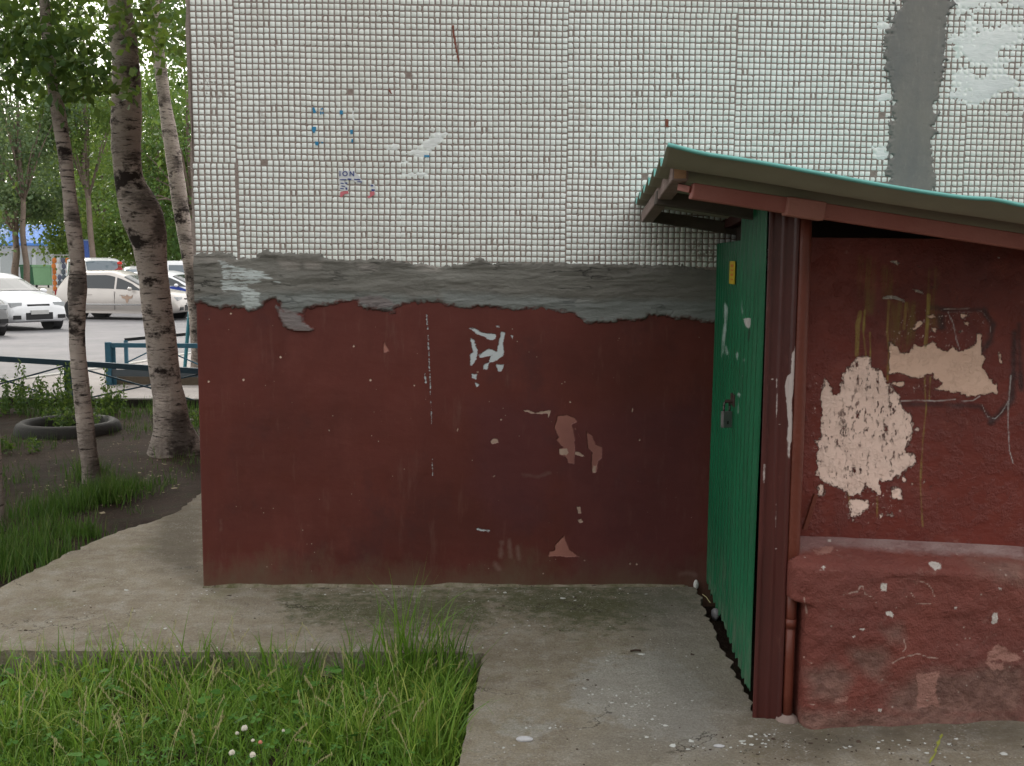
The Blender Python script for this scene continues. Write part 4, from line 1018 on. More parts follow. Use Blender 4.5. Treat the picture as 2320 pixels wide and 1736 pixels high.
# hasp and padlock
hx, hz = Ds(1668, 915)
mb = MB(); mb.box(DP(hx, hz + 0.015, 0.012), (0.05, 0.004, 0.022), (uD, nD, ZU)); mb.tube([DP(hx - 0.01, hz + 0.01, 0.012), DP(hx - 0.01, hz + 0.01, 0.04), DP(hx + 0.015, hz + 0.01, 0.045), DP(hx + 0.015, hz + 0.01, 0.012)], 0.005, 8)
mb.build('hasp', simple('dark_rust', (0.045, 0.025, 0.022), 0.6, 0.4), leaf)
pc = DP(hx, hz - 0.062, 0.036)
lock = thing('padlock', 'grey steel padlock with dark shackle hanging on the green door', 'padlock', pc - ZU * 0.035)
px_ = Vector((0.94, 0.34, 0)).normalized(); py_ = Vector((-px_.y, px_.x, 0))
mb = MB(); mb.box(pc, (0.020, 0.010, 0.032), (px_, py_, ZU)); mb.build('body', simple('lock_steel', (0.20, 0.20, 0.205), 0.4, 0.5, 0.3, 40, metal=0.5), lock)
mb = MB(); mb.tube([pc + px_ * 0.013 * math.cos(a) + ZU * (0.052 + 0.020 * math.sin(a)) if 0 <= a <= math.pi else None for a in np.linspace(0, math.pi, 9)], 0.0042, 8)
mb.tube([pc + px_ * 0.013 + ZU * 0.028, pc + px_ * 0.013 + ZU * 0.054], 0.0042, 8); mb.tube([pc - px_ * 0.013 + ZU * 0.028, pc - px_ * 0.013 + ZU * 0.054], 0.0042, 8)
mb.build('shackle', simple('shackle_steel', (0.06, 0.045, 0.045), 0.4, 0.5), lock, smooth=True)
mb = MB(); mb.box(pc - py_ * 0.0106 - ZU * 0.012, (0.004, 0.0012, 0.006), (px_, py_, ZU)); mb.build('keyhole_cover', simple('key_dark', (0.03, 0.03, 0.03), 0.5), lock)

# ---- roof
RL = at_y(1510, 345, 2.98); RR = at_y(2320, 476, 3.05); RWl = on_plane(1437, 461, WO - nW * 0.03, nW)
dR = (RR - RL); LR = dR.length; dR = dR.normalized(); 
Bv = RWl - RL; LB = Bv.length
rn = dR.cross(Bv.normalized()).normalized()
if rn.z < 0: rn = -rn
WIDE = 1.85
na = 140; nb = 130
V = []; Vb = []
for j in range(nb):
    b = j / (nb - 1)
    for i in range(na):
        a = WIDE * (i / (na - 1)) ** 1.0
        # meet the wall along its own line
        base = RL + dR * a; end = RWl + (uW * a * 1.0) ; end.z = RWl.z + (dR.z * a)
        p = base.lerp(end, b)
        s = b * LB
        w = 0.020 * math.cos(2 * math.pi * s / 0.31)
        lip = -0.012 * max(0, 1 - s / 0.05) + 0.004 * math.sin(a * 7) * max(0, 1 - s / 0.3) + (0.006 * math.exp(-((a - 0.93) / 0.05) ** 2)) * max(0, 1 - s / 0.2)
        endk = 0.012 * max(0, 1 - a / 0.10) * max(0, 1 - s / 0.12)
        v = p + rn * (w + lip + endk)
        V.append(v); Vb.append(v - rn * 0.003)
V = np.array([tuple(v) for v in V + Vb]); nt = na * nb
F = grid_faces(na, nb); Fb = F[:, ::-1] + nt
ei = np.arange(na - 1); E1 = np.stack([ei, ei + 1, ei + 1 + nt, ei + nt], 1)[:, ::-1]
ej = np.arange(nb - 1) * na; E2 = np.stack([ej, ej + na, ej + na + nt, ej + nt], 1)
roof = obj('roof', V, np.concatenate([F, E1, E2, Fb]), simple('teal_sheet', (0.11, 0.36, 0.33), 0.4, 0.5, 0.15, 5), ann, smooth=False)
roof.data.materials.append(simple('sheet_underside', (0.30, 0.30, 0.24), 0.6, 0.3, 0.2, 6))
mi = [0] * (len(F) + len(E1) + len(E2)) + [1] * len(Fb); roof.data.polygons.foreach_set('material_index', mi)
roof['label'] = 'teal corrugated metal roof sheet'
# rolled teal lip along the free edge
mb = MB(); mb.tube([Vector(V[i]) + rn * 0.0005 for i in range(0, na, 3)], 0.006, 8); mb.build('roof_lip', simple('teal_edge', (0.13, 0.40, 0.37), 0.4, 0.5), roof, smooth=True)
mfb = M('faded_red_paint', 0.6, 0.3)
c = mfb.mix(mfb.rng(mfb.noise(2.5, 5, 0.6), 0.35, 0.65), (0.36, 0.130, 0.112), (0.43, 0.185, 0.162))
c = mfb.mix(mfb.rng(mfb.noise(18, 6, 0.75), 0.58, 0.7, 0, 0.5), c, (0.17, 0.05, 0.045))
mfb = mfb.done(c, None, mfb.bump(mfb.noise(40, 5), 0.3, 0.01))
fa, fb = at_y(1566, 433, 3.33), at_y(2320, 549, 3.39)
fd = (fb - fa).normalized(); fe = fb + fd * 0.7
mb = MB(); mb.bar(fa, fe, 0.045, 0.047)
fas = mb.build('fascia_beam', mfb, ann)
mb = MB(); mb.bar(at_y(1779, 467, 3.327), at_y(1864, 480, 3.334), 0.052, 0.056); mb.build('splice_plate', simple('splice_paint', (0.44, 0.20, 0.17), 0.6, bump=0.3), fas)
mwd = simple('weathered_beam', (0.27, 0.205, 0.19), 0.85, 0.2, 0.35, 25, 0.5, 90)
n0, n1 = at_y(1541, 391, 3.30), at_y(1466, 492, 4.78)
mb = MB(); mb.bar(n0, n1, 0.050, 0.048); ra = mb.build('rafter', mwd, ann); ra['label'] = 'grey wooden rafter with pale end grain'
mb = MB(); dd = (n1 - n0).normalized(); mb.bar(n0 - dd * 0.003, n0 - dd * 0.0002, 0.036, 0.036); mb.build('end_grain', simple('end_grain_wood', (0.40, 0.24, 0.14), 0.9, var=0.4, nscale=60), ra)
mdp = simple('dark_purlin', (0.10, 0.085, 0.075), 0.85, 0.2, 0.3, 20)
def roofpt(a, b, dz): 
    base = RL + dR * a; end = RWl + uW * a; end.z = RWl.z + dR.z * a
    return base.lerp(end, b) - ZU * dz
for b, dz in ((0.45, 0.05), (0.93, 0.055)):
    mb = MB(); mb.bar(roofpt(0.03, b, dz), roofpt(1.7, b, dz), 0.045, 0.05); mb.build('purlin', mdp, ann)
mb = MB(); mb.bar(at_y(1540, 424, 3.37), at_y(1567, 430, 3.335), 0.022, 0.020); mb.build('beam_end', mfb, fas)
for a in (1.25,):
    mb = MB(); mb.bar(roofpt(a, 0.1, 0.035), roofpt(a, 0.95, 0.035), 0.04, 0.03); mb.build('rafter', mdp, ann)

# ================================================================== TREES
def bark_mat(name, pale, dark, amt=0.5, low=0.9, traced=False):
    m = M(name, 0.85, 0.2)
    c = m.mix(m.rng(m.noise(3, 5, 0.65), 0.35, 0.65), pale, tuple(x * 0.72 for x in pale))
    c = m.mix(m.rng(m.noise(9, 6, 0.75, (0.8, 0.8, 1.6)), 0.5, 0.7, 0, 0.55), c, (0.22, 0.16, 0.13))
    lent = m.rng(m.noise(11, 6, 0.72, (0.8, 0.8, 5.5)), 0.60 - 0.06 * amt, 0.68 - 0.06 * amt)
    c = m.mix(lent, c, dark)
    c = m.mix(m.rng(m.noise(2.6, 5, 0.7, (1, 1, 1.3)), 0.59 - 0.05 * amt, 0.66 - 0.05 * amt), c, tuple(x * 1.2 for x in dark))
    if traced: c = m.mix(m.math('MULTIPLY', m.mask('scar_shade', 18, 26, 7, 8, (1, 1, 2.6), 0.7), 0.72), c, (0.032, 0.026, 0.024))
    sep = m.n.new('ShaderNodeSeparateXYZ'); m.l.new(m.co(), sep.inputs[0])
    zz = m.math('ADD', sep.outputs['Z'], m.math('MULTIPLY', m.math('SUBTRACT', m.noise(7, 7, 0.75, (1, 1, 0.6)), 0.5), 2.4))
    c = m.mix(m.rng(zz, low, -low * 0.5, 0, 0.85), c, (0.05, 0.036, 0.03))
    return m.done(c, None, m.bump(m.noise(22, 6, 0.7, (1, 1, 3)), 0.8, 0.03))
MBIRCH = bark_mat('birch_bark', (0.64, 0.55, 0.50), (0.035, 0.027, 0.025), 0.9, 0.7, True)
MBARK = bark_mat('grey_bark', (0.22, 0.17, 0.14), (0.04, 0.032, 0.028), 0.3)
def leaf_mat(name, a, b, cc, tr=0.4):
    m = M(name, 0.55, 0.35)
    t = m.attr('rnd')
    c = m.mix(m.rng(t, 0.0, 0.6), a, b); c = m.mix(m.rng(t, 0.75, 1.0), c, cc)
    m.done(c)
    tb = m.n.new('ShaderNodeBsdfTranslucent'); mxs = m.n.new('ShaderNodeMixShader')
    c2 = m.mix(0.5, c, (0.20, 0.26, 0.03))
    m.l.new(c2, tb.inputs[0]); mxs.inputs[0].default_value = tr
    out = m.n['Material Output']
    m.l.new(m.p.outputs[0], mxs.inputs[1]); m.l.new(tb.outputs[0], mxs.inputs[2]); m.l.new(mxs.outputs[0], out.inputs[0])
    return m.m
ML_D = leaf_mat('leaf_dark', (0.035, 0.095, 0.030), (0.07, 0.15, 0.040), (0.14, 0.21, 0.06))
ML_M = leaf_mat('leaf_mid', (0.06, 0.12, 0.03), (0.12, 0.20, 0.045), (0.25, 0.29, 0.08))
ML_B = leaf_mat('leaf_bluish', (0.06, 0.11, 0.065), (0.11, 0.17, 0.09), (0.18, 0.24, 0.11))
def leaf_cloud(P, size, r, aspect=0.62):
    """pointed leaf: 6 verts, folded along the midrib"""
    n = len(P)
    d = r.normal(size=(n, 3)); d[:, 2] -= 0.5; d /= np.linalg.norm(d, axis=1)[:, None]
    s = r.normal(size=(n, 3)); s -= (s * d).sum(1)[:, None] * d; s /= np.linalg.norm(s, axis=1)[:, None]
    nn_ = np.cross(d, s)
    L = size * r.uniform(0.65, 1.25, n)[:, None]; Wd = L * aspect / 2
    a = P; b = P + d * L * 0.45 + s * Wd + nn_ * L * 0.10; c = P + d * L; e = P + d * L * 0.45 - s * Wd + nn_ * L * 0.10; mid = P + d * L * 0.5
    V = np.stack([a, b, c, e, mid], 1).reshape(-1, 3)
    i = np.arange(n)[:, None] * 5
    F = np.concatenate([np.concatenate([i, i + 1, i + 2, i + 4], 1), np.concatenate([i, i + 4, i + 2, i + 3], 1)])
    return V, F
def trunk_mesh(pts, rads, name, mat, parent, seed=0, rough=0.10, n=18, step=0.05):
    pts = np.array([tuple(p) for p in pts]); rads = np.array(rads)
    # densify
    seg = np.linalg.norm(np.diff(pts, axis=0), axis=1); t = np.concatenate([[0], np.cumsum(seg)])
    k = max(8, int(t[-1] / step)); tt = np.linspace(0, t[-1], k)
    Q = np.stack([np.interp(tt, t, pts[:, j]) for j in range(3)], 1); R = np.interp(tt, t, rads)
    # smooth
    for _ in range(2):
        Q[1:-1] = (Q[:-2] + 2 * Q[1:-1] + Q[2:]) / 4; R[1:-1] = (R[:-2] + 2 * R[1:-1] + R[2:]) / 4
    V = []
    a = np.linspace(0, 2 * math.pi, n, endpoint=False)
    T = np.gradient(Q, axis=0); T /= np.linalg.norm(T, axis=1)[:, None]
    for i in range(k):
        x = np.cross(T[i], [0.1, 1, 0.05]); x /= np.linalg.norm(x); y = np.cross(T[i], x)
        ring = Q[i] + (np.cos(a)[:, None] * x + np.sin(a)[:, None] * y) * R[i]
        V.append(ring)
    V = np.array(V)
    nz = fbm(V.reshape(-1, 3), 3.5 / max(0.05, rads.max() * 4), 4, seed).reshape(k, n) + 0.4 * fbm(V.reshape(-1, 3) * np.array([1, 1, 3]), 14, 2, seed + 5).reshape(k, n)
    V = V + (V - Q[:, None]) * (nz * rough)[..., None]
    F = []
    for i in range(k - 1):
        for j in range(n):
            F.append((i * n + j, i * n + (j + 1) % n, (i + 1) * n + (j + 1) % n, (i + 1) * n + j))
    F.append(tuple(range(n))[::-1]); F.append(tuple(range((k - 1) * n, k * n)))
    A = None
    if mat is MBIRCH:
        X = proj(V.reshape(-1, 3)); c2_ = crop(0, 440, 3.448); c0_ = crop(0, 0, 3.448); cz_ = crop(0, 900, 3.678)
        A = {'scar_shade': field(X, [c2_(p) for p in ([(560,610),(672,590),(682,800),(640,790),(600,830),(590,890),(540,880),(526,800),(530,690)], [(1130,-60),(1240,60),(1305,200),(1305,400),(1230,360),(1180,290),(1210,150),(1100,60)], [(1040,330),(1170,350),(1240,340),(1240,400),(1150,380)], [(505,160),(520,100),(620,130),(640,260),(560,240)], [(1370,30),(1470,60),(1480,140),(1390,110)], [(1400,320),(1500,330),(1500,390),(1420,370)], [(1440,590),(1560,540),(1600,1300),(1530,1300),(1500,800)], [(515,880),(560,900),(560,1060),(530,1000)])]
               + [c0_(p) for p in ([(845,265),(900,262),(980,300),(1075,355),(1085,420),(1000,360),(900,310),(850,300)], [(970,1195),(1100,1185),(1100,1285),(1000,1275),(950,1230)], [(890,1185),(960,1180),(960,1195),(890,1200)], [(905,1495),(1120,1490),(1200,1580),(1250,1655),(1080,1655),(1080,1560),(940,1550)], [(365,570),(440,560),(450,650),(380,660)], [(395,705),(430,705),(425,735),(395,735)], [(410,890),(500,895),(500,925),(420,925)], [(450,1220),(520,1150),(560,1200),(520,1260),(480,1280)], [(920,500),(1080,500),(1080,530),(940,525)], [(940,550),(1080,560),(1090,660),(1000,620)], [(900,770),(1010,760),(1010,800),(930,795)], [(1235,560),(1330,540),(1320,600),(1240,590)], [(1250,750),(1330,740),(1335,800),(1260,800)], [(1280,1030),(1380,1020),(1380,1060),(1290,1060)], [(1340,1240),(1430,1240),(1430,1330),(1350,1320)], [(1180,370),(1260,380),(1280,420),(1200,400)], [(870,1000),(885,1000),(890,1100),(870,1090)], [(1050,640),(1095,640),(1095,720),(1050,700)])]
               + [cz_(p) for p in ([(1430,130),(1560,120),(1620,400),(1700,500),(1440,500),(1400,330)], [(780,250),(850,300),(860,720),(730,720),(740,560),(800,500)])],  # includes shade painted on the thick birch's lower right side
               [(c2_([(870,560+40),(960,640)]), 2)], [c2_([(1090,420)])[0] + (5,), c2_([(600,1340)])[0] + (3,), c2_([(1165,1190)])[0] + (4,), c2_([(1280,1400)])[0] + (4,)])}
    return obj(name, V.reshape(-1, 3), F, mat, parent, smooth=True, attrs=A)
def branches(mbx, start, dirs, r):
    pass
def px_trunk(rows, depth, slope=0.0):
    """rows: (y_px, x_left, x_right) -> centre points and radii at a constant depth"""
    P = []; R = []
    for i, (y, a, b) in enumerate(rows):
        p = at_y((a + b) / 2, y, depth); P.append(p); R.append(((b - a) / 2) / F_PX * depth * 1.0)
    return P, R
t1 = lambda y, a, b: (440 + y / 3.448, a / 3.448, b / 3.448)
t0_ = lambda y, a, b: (y / 3.448, a / 3.448, b / 3.448)
t3 = lambda y, a, b: (900 + y / 3.678, a / 3.678, b / 3.678)
T1 = [t0_(0, 310, 385), t0_(200, 320, 400), t0_(520, 352, 438), t0_(800, 388, 495), t0_(1200, 455, 562), t0_(1500, 490, 590), t1(200, 505, 620), t1(400, 533, 652), t1(560, 560, 665), t1(680, 532, 680), t1(830, 528, 672), t1(940, 545, 662), t1(1150, 537, 662), t1(1400, 562, 682), t3(100, 625, 765), t3(400, 655, 800), t3(560, 680, 820), t3(690, 700, 838)]
T2 = [t0_(0, 845, 1010), t0_(250, 850, 1060), t0_(500, 880, 1085), t0_(800, 878, 1100), t0_(1200, 878, 1092), t0_(1420, 895, 1120), t1(0, 910, 1175), t1(120, 930, 1260), t1(260, 985, 1298), t1(400, 1040, 1296), t1(600, 1082, 1302), t1(900, 1112, 1345), t1(1200, 1145, 1385), t1(1500, 1180, 1412), t3(0, 1275, 1540), t3(250, 1290, 1580), t3(400, 1290, 1620), t3(480, 1280, 1650)]
T3 = [t0_(0, 1165, 1240), t0_(400, 1190, 1282), t0_(800, 1240, 1332), t0_(1200, 1290, 1412), t0_(1600, 1348, 1470), t1(300, 1385, 1502), t1(600, 1440, 1560), t1(900, 1475, 1600), t1(1250, 1500, 1630), t1(1400, 1500, 1640)]
def birch(rows, depth, label, seed, crown, extend=6.5, n_leaf=26000, lsize=0.082):
    P, R = px_trunk(rows, depth)
    P = P[::-1]; R = R[::-1]           # bottom first
    zb = float(ground_z(depth)) - 0.05
    base = Vector((P[0].x + 0.01, P[0].y, zb)); 
    P = [base - Vector((0, 0, 0.06)), base + Vector((0, 0, 0.05))] + [p for p in P if p.z > base.z + 0.16]; R = [R[0] * 1.75, R[0] * 1.35] + R[-(len(P) - 2):]
    d = (P[-1] - P[-4]).normalized()
    r = np.random.default_rng(seed)
    top = P[-1]
    for k in range(1, 9):
        top = top + Vector((d.x * 0.6 + r.normal(0, 0.06), r.normal(0, 0.05), 1.0)) * (extend / 8); P.append(top); R.append(R[len(R) - 1] * 0.84)
    t = thing('birch_tree', label, 'tree', (base.x, base.y, zb + 0.05), group='birches beside the building corner')
    trunk_mesh(P, R, 'trunk', MBIRCH, t, seed)
    # branches and crown
    starts = [p for p in P if p.z > 4.3]
    Lp = []
    for k in range(22):
        i = r.integers(0, len(starts)); s = starts[i] + Vector((0, 0, r.uniform(-0.2, 0.3)))
        a = r.uniform(0, 2 * math.pi); L = r.uniform(0.9, 2.0)
        pts = [s]; dv = Vector((math.cos(a), math.sin(a), r.uniform(0.1, 0.9))).normalized()
        for q_ in range(6):
            dv = (dv + Vector((r.normal(0, 0.12), r.normal(0, 0.12), -0.08))).normalized(); pts.append(pts[-1] + dv * L / 6)
        mbx = MB(); mbx.tube(pts, [0.022 * (1 - 0.13 * j) for j in range(7)], 6); mbx.build('branch', MBARK, t, smooth=True)
        for q_ in range(2, 7):
            c_ = pts[q_]; m_ = int(n_leaf / 22 / 5)
            Lp.append(np.array(c_) + r.normal(0, 1, (m_, 3)) * np.array([0.32, 0.32, 0.24]))
    for cpx, cpy, dd, sp, m_ in crown:
        c_ = at_y(cpx, cpy, depth + dd); Lp.append(np.array(c_) + r.normal(0, 1, (m_, 3)) * np.array([sp, sp, sp * 0.55]))
    Lp = np.concatenate(Lp)
    V, F = leaf_cloud(Lp, lsize, r)
    rn_ = np.repeat(np.clip(r.random(len(Lp)) * 0.6 + 0.4 * (0.5 + fbm(Lp, 1.5, 2, seed)), 0, 1), 5)
    obj('crown', V, F, ML_D if seed != 12 else ML_M, t, attrs={'rnd': rn_})
    return t
# low leafy sprays seen in the frame hang from the first and second birch
birch(T1, 7.6, 'thin leaning birch with a dark knot, leftmost of the full trunks', 11, [(110, 110, -0.3, 0.17, 130), (60, 60, -0.2, 0.24, 130), (175, 140, -0.4, 0.17, 120), (225, 180, -0.5, 0.12, 90), (20, 120, 0.1, 0.24, 120), (100, 20, 0.2, 0.25, 120), (160, 205, -0.2, 0.10, 45), (10, 20, 0.4, 0.25, 120), (180, 40, 0.3, 0.22, 100), (30, 190, 0.2, 0.16, 50), (-60, 150, 0, 0.3, 200), (-80, 20, 0, 0.35, 250)])
birch(T2, 8.9, 'thick pale birch trunk bulging dark at mid height, beside the tiled wall', 12, [(290, 30, -0.4, 0.13, 60), (330, 90, 0.4, 0.18, 120), (250, 210, -0.6, 0.08, 25)])
birch(T3, 15.0, 'slender birch leaning behind the building corner and blue hooped pipe', 13, [(370, 40, -1.0, 0.35, 260), (400, 90, 0.5, 0.35, 260), (330, 20, 0.8, 0.4, 200), (400, 190, 1.0, 0.35, 160), (380, 300, 1.0, 0.3, 60)], 7, 16000, 0.11)
birch([(340, -60, -36), (700, -45, -20), (1000, -30, 0), (1130, -26, 6), (1200, -28, 6)], 6.3, 'pale birch trunk cut off by the left picture edge', 14, [], 6.5, 22000)

def bgtree(x, y, h, cr, cz, label, kind, seed, lean=0.0, nclump=46, per=150, trunk_r=0.16, lsize=0.16, mat=None, zmin=2.3):
    r = np.random.default_rng(seed); z0 = float(ground_z(y))
    t = thing('leafy_tree', label, 'tree', (x, y, z0), group='trees beyond the road')
    pts = [Vector((x, y, z0 - 0.1))]; 
    for k in range(1, 9): pts.append(Vector((x + lean * k / 8 * h + r.normal(0, 0.08), y + r.normal(0, 0.08), z0 + h * 0.85 * k / 8)))
    trunk_mesh(pts, [trunk_r * (1 - 0.09 * k) for k in range(9)], 'trunk', MBARK, t, seed, 0.08, 10, 0.25)
    Lp = []
    for k in range(nclump):
        v = r.normal(size=3); v /= np.linalg.norm(v); rad = r.uniform(0.35, 1.0) ** 0.6
        c_ = np.array([x + lean * h * 0.6, y, z0 + cz]) + v * rad * np.array([cr, cr, (h - cz)])
        if c_[2] < z0 + zmin: c_[2] = z0 + zmin + r.uniform(0, 1.2)
        if k % 5 == 0:
            s = pts[min(8, 3 + k % 5)]; e = Vector(c_); mid = s.lerp(e, 0.5) + Vector((0, 0, 0.3))
            mbx = MB(); mbx.tube([s, mid, e], [trunk_r * 0.35, trunk_r * 0.2, trunk_r * 0.08], 6); mbx.build('limb', MBARK, t, smooth=True)
        sp = r.uniform(0.35, 0.75) * cr * 0.30
        Lp.append(c_ + r.normal(0, 1, (per, 3)) * np.array([sp, sp, sp * 0.7]))
    Lp = np.concatenate(Lp)
    V, F = leaf_cloud(Lp, lsize, r, 0.7)
    cl = np.repeat(r.random(nclump), per) * 0.55 + r.random(len(Lp)) * 0.45
    obj('crown', V, F, mat or (ML_M, ML_D, ML_B)[kind], t, attrs={'rnd': np.repeat(cl, 5)})
    return t
# positions from the photo: x from the pixel column, depth chosen
def gx(px, y): return (px - 1160) / F_PX * y
bg = [
 (38, 64, 10.5, 3.2, 6.4, 'forked tree with a leaning pale trunk in front of the kiosk', 2, 0.03, 60, 150, 0.22),
 (-215, 48, 12, 4.2, 5.0, 'bushy green tree hanging over the road at the left edge', 2, 0, 80, 170, 0.2),
 (240, 68, 12, 4.4, 5.0, 'yellow-green tree drooping over the parked cars', 0, 0, 80, 170, 0.2),
 (130, 84, 17, 5.0, 8, 'tall tree behind the kiosk roof', 0, 0, 60, 140, 0.22),
 (365, 62, 13, 4.2, 5.0, 'tree with low green boughs between thick birch and wall', 0, 0, 90, 170, 0.2),
 (310, 86, 18, 5.0, 9, 'tall thin-crowned tree far beyond the cars', 0, 0, 60, 130, 0.22),
 (440, 56, 14, 4.2, 6.5, 'dark tree rising behind the mosaic corner', 1, 0, 80, 170, 0.2),
 (20, 80, 19, 4.6, 9.0, 'tall leafy tree above the blue kiosk roof', 2, 0, 60, 140, 0.22),
 (205, 52, 15, 2.9, 10.3, 'mid-distance tree whose crown hangs across the frame top', 0, 0, 60, 150, 0.16),
 (60, 50, 14, 2.9, 9.4, 'leafy crown high over the white hatchback', 2, 0, 60, 150, 0.15),
 (-290, 50, 14, 4.6, 6.0, 'broad tree beyond the left picture edge', 0, 0, 50, 150, 0.2),
 (-480, 40, 14, 4.6, 6.0, 'broad dark tree far left of the road', 1, 0, 50, 150, 0.2),
 (600, 60, 13, 4.4, 6.0, 'tree hidden behind the end wall', 0, 0, 50, 150, 0.2),
 (790, 58, 13, 4.4, 6.0, 'broad tree hidden deeper behind the end wall', 0, 0, 50, 150, 0.2),
 (470, 92, 18, 5.5, 9.0, 'tall tree hidden far behind the wall corner', 0, 0, 60, 150, 0.22),
]
for i, (px, y, h, cr, cz, lab, kind, lean, ncl, per, tr) in enumerate(bg):
    bgtree(gx(px, y), y, h, cr, cz, lab, kind, 100 + i, lean, ncl, per, tr, 0.13 if y < 35 else (0.19 if y < 60 else 0.25), None, 4.6 if y == 64 else (4.2 if px == 130 else 2.3))
for i, (x_, y_, lab) in enumerate(((-8.8, 13.0, 'unseen tree added for shade left of the low fence post'), (-7.8, 9.4, 'unseen tree added for shade left of the buried tyre'), (-11.0, 16.5, 'unseen tree added for shade at the kerb bend far left'), (-6.2, 5.4, 'unseen tree added for shade left of the concrete apron'))):  # out of view, added so their crowns shade the soil and slab
    t = bgtree(x_, y_, 9.5, 2.3, 5.0, lab, 0, 300 + i, 0, 46, 260, 0.13, 0.11)
    t['group'] = 'unseen trees added on the left for shade'
# far wood closing the view: one mass of leaves beyond what one could count
def farwood():
    r = np.random.default_rng(77); Lp = []
    for k in range(240):
        x = r.uniform(-75, 12); y = r.uniform(88, 104); h = r.uniform(2.0, 10.5)
        sp = r.uniform(0.7, 1.5)
        Lp.append(np.array([x, y, -0.5 + h]) + r.normal(0, 1, (170, 3)) * np.array([sp * 1.3, sp, sp * 0.8]))
    Lp = np.concatenate(Lp); V, F = leaf_cloud(Lp, 0.42, r, 0.75)
    o = obj('wood', V, F, ML_M, None, attrs={'rnd': np.repeat(r.random(len(Lp)), 5)})
    tag(o, 'far green wood closing the view behind the car park', 'wood', kind='stuff')
farwood()

# ================================================================== FENCES, PIPE, TYRE
MBL = simple('dark_blue_paint', (0.028, 0.062, 0.095), 0.5, 0.35, 0.35, 12, 0.3)
MBL2 = simple('blue_paint', (0.045, 0.15, 0.23), 0.5, 0.35, 0.3, 12, 0.3)
MTQ = simple('turquoise_paint', (0.05, 0.26, 0.34), 0.45, 0.4, 0.2, 12, 0.2)
mdkc = simple('dark_kerb', (0.045, 0.04, 0.035), 0.95, 0.1, 0.4, 14, 0.6)
f1 = thing('low_fence', 'low dark blue rail fence with crossed braces in front of the pavement', 'fence', (-4.4, 11.9, float(ground_z(11.9))))
YF = 11.9
ra_, rb_ = at_y(-500, 782, YF), at_y(760, 860, YF)
mb = MB(); mb.bar(ra_, rb_, 0.045, 0.062); mb.build('top_rail', MBL, f1)
def rail_z(x): return ra_.z + (rb_.z - ra_.z) * (x - ra_.x) / (rb_.x - ra_.x)
zg = float(ground_z(YF)) + 0.06
posts = [gx(p, YF) for p in (-455, -152, 152, 458, 760)]
for x in posts:
    mb = MB(); mb.bar((x, YF, zg - 0.15), (x, YF, rail_z(x) - 0.012), 0.11, 0.045, (0, 1, 0)); mb.build('post', MBL, f1)
for a, b in zip(posts[:-1], posts[1:]):
    for s_ in (0, 1):
        xa, xb = (a + 0.03, b - 0.03) if s_ else (b - 0.03, a + 0.03)
        mb = MB(); mb.bar((xa, YF + 0.012 * (s_ * 2 - 1), zg + 0.0), (xb, YF + 0.012 * (s_ * 2 - 1), rail_z(xb) - 0.03), 0.014, 0.018); mb.build('brace', MBL, f1)
mb = MB(); mb.box((-4, YF + 0.02, zg - 0.07), (9.0, 0.055, 0.10)); tag(mb.build('garden_kerb', mdkc), kind='structure')
# second fence farther back: box bed with posts
f2 = thing('low_fence', 'second low blue fence around a planter, starting behind the thick birch', 'fence', (-5.2, 14.0, float(ground_z(14))))
z2 = float(ground_z(14)) + 0.03
xs2 = [gx(p, 14.0) for p in (242, 470, 700)]
for k, x in enumerate(xs2):
    mb = MB(); mb.bar((x, 14.0, z2 - 0.1), (x, 14.0, z2 + 0.56), 0.075, 0.05, (0, 1, 0)); mb.bar((x + 0.062, 14.02, z2 - 0.1), (x + 0.062, 14.02, z2 + 0.545), 0.045, 0.012, (0, 1, 0)); mb.build('post', MBL2, f2)
mb = MB(); mb.bar((xs2[0], 14.0, z2 + 0.52), (xs2[-1], 14.0, z2 + 0.52), 0.03, 0.06); mb.build('top_rail', MBL2, f2)
mb = MB(); mb.bar((xs2[0], 14.0, z2 + 0.16), (xs2[-1], 14.0, z2 + 0.15), 0.02, 0.09); mb.build('low_panel', simple('grey_blue', (0.10, 0.12, 0.14), 0.6), f2)
for a, b in zip(xs2[:-1], xs2[1:]):
    for s_ in (0, 1):
        xa, xb = (a, b) if s_ else (b, a)
        mb = MB(); mb.bar((xa + 0.04, 14.0 + 0.01 * s_, z2 + 0.20), ((a + b) / 2, 14.0 + 0.01 * s_, z2 + 0.5), 0.012, 0.016); mb.build('brace', MBL2, f2)
f3 = thing('low_fence', 'dark rail of a third low fence just above the second blue rail', 'fence', (-4.8, 16.0, float(ground_z(16))))
z3 = float(ground_z(16))
mb = MB(); mb.bar(at_y(282, 770, 15.6), at_y(640, 738, 16.6), 0.03, 0.045); mb.build('top_rail', simple('near_black_paint', (0.02, 0.025, 0.03), 0.5), f3)
for px, yy, zt in ((285, 15.6, 768), (640, 16.6, 738)):
    p = at_y(px, zt, yy); mb = MB(); mb.bar((p.x, p.y, z3 - 0.1), (p.x, p.y, p.z - 0.02), 0.05, 0.04, (0, 1, 0)); mb.build('post', MBL2, f3)
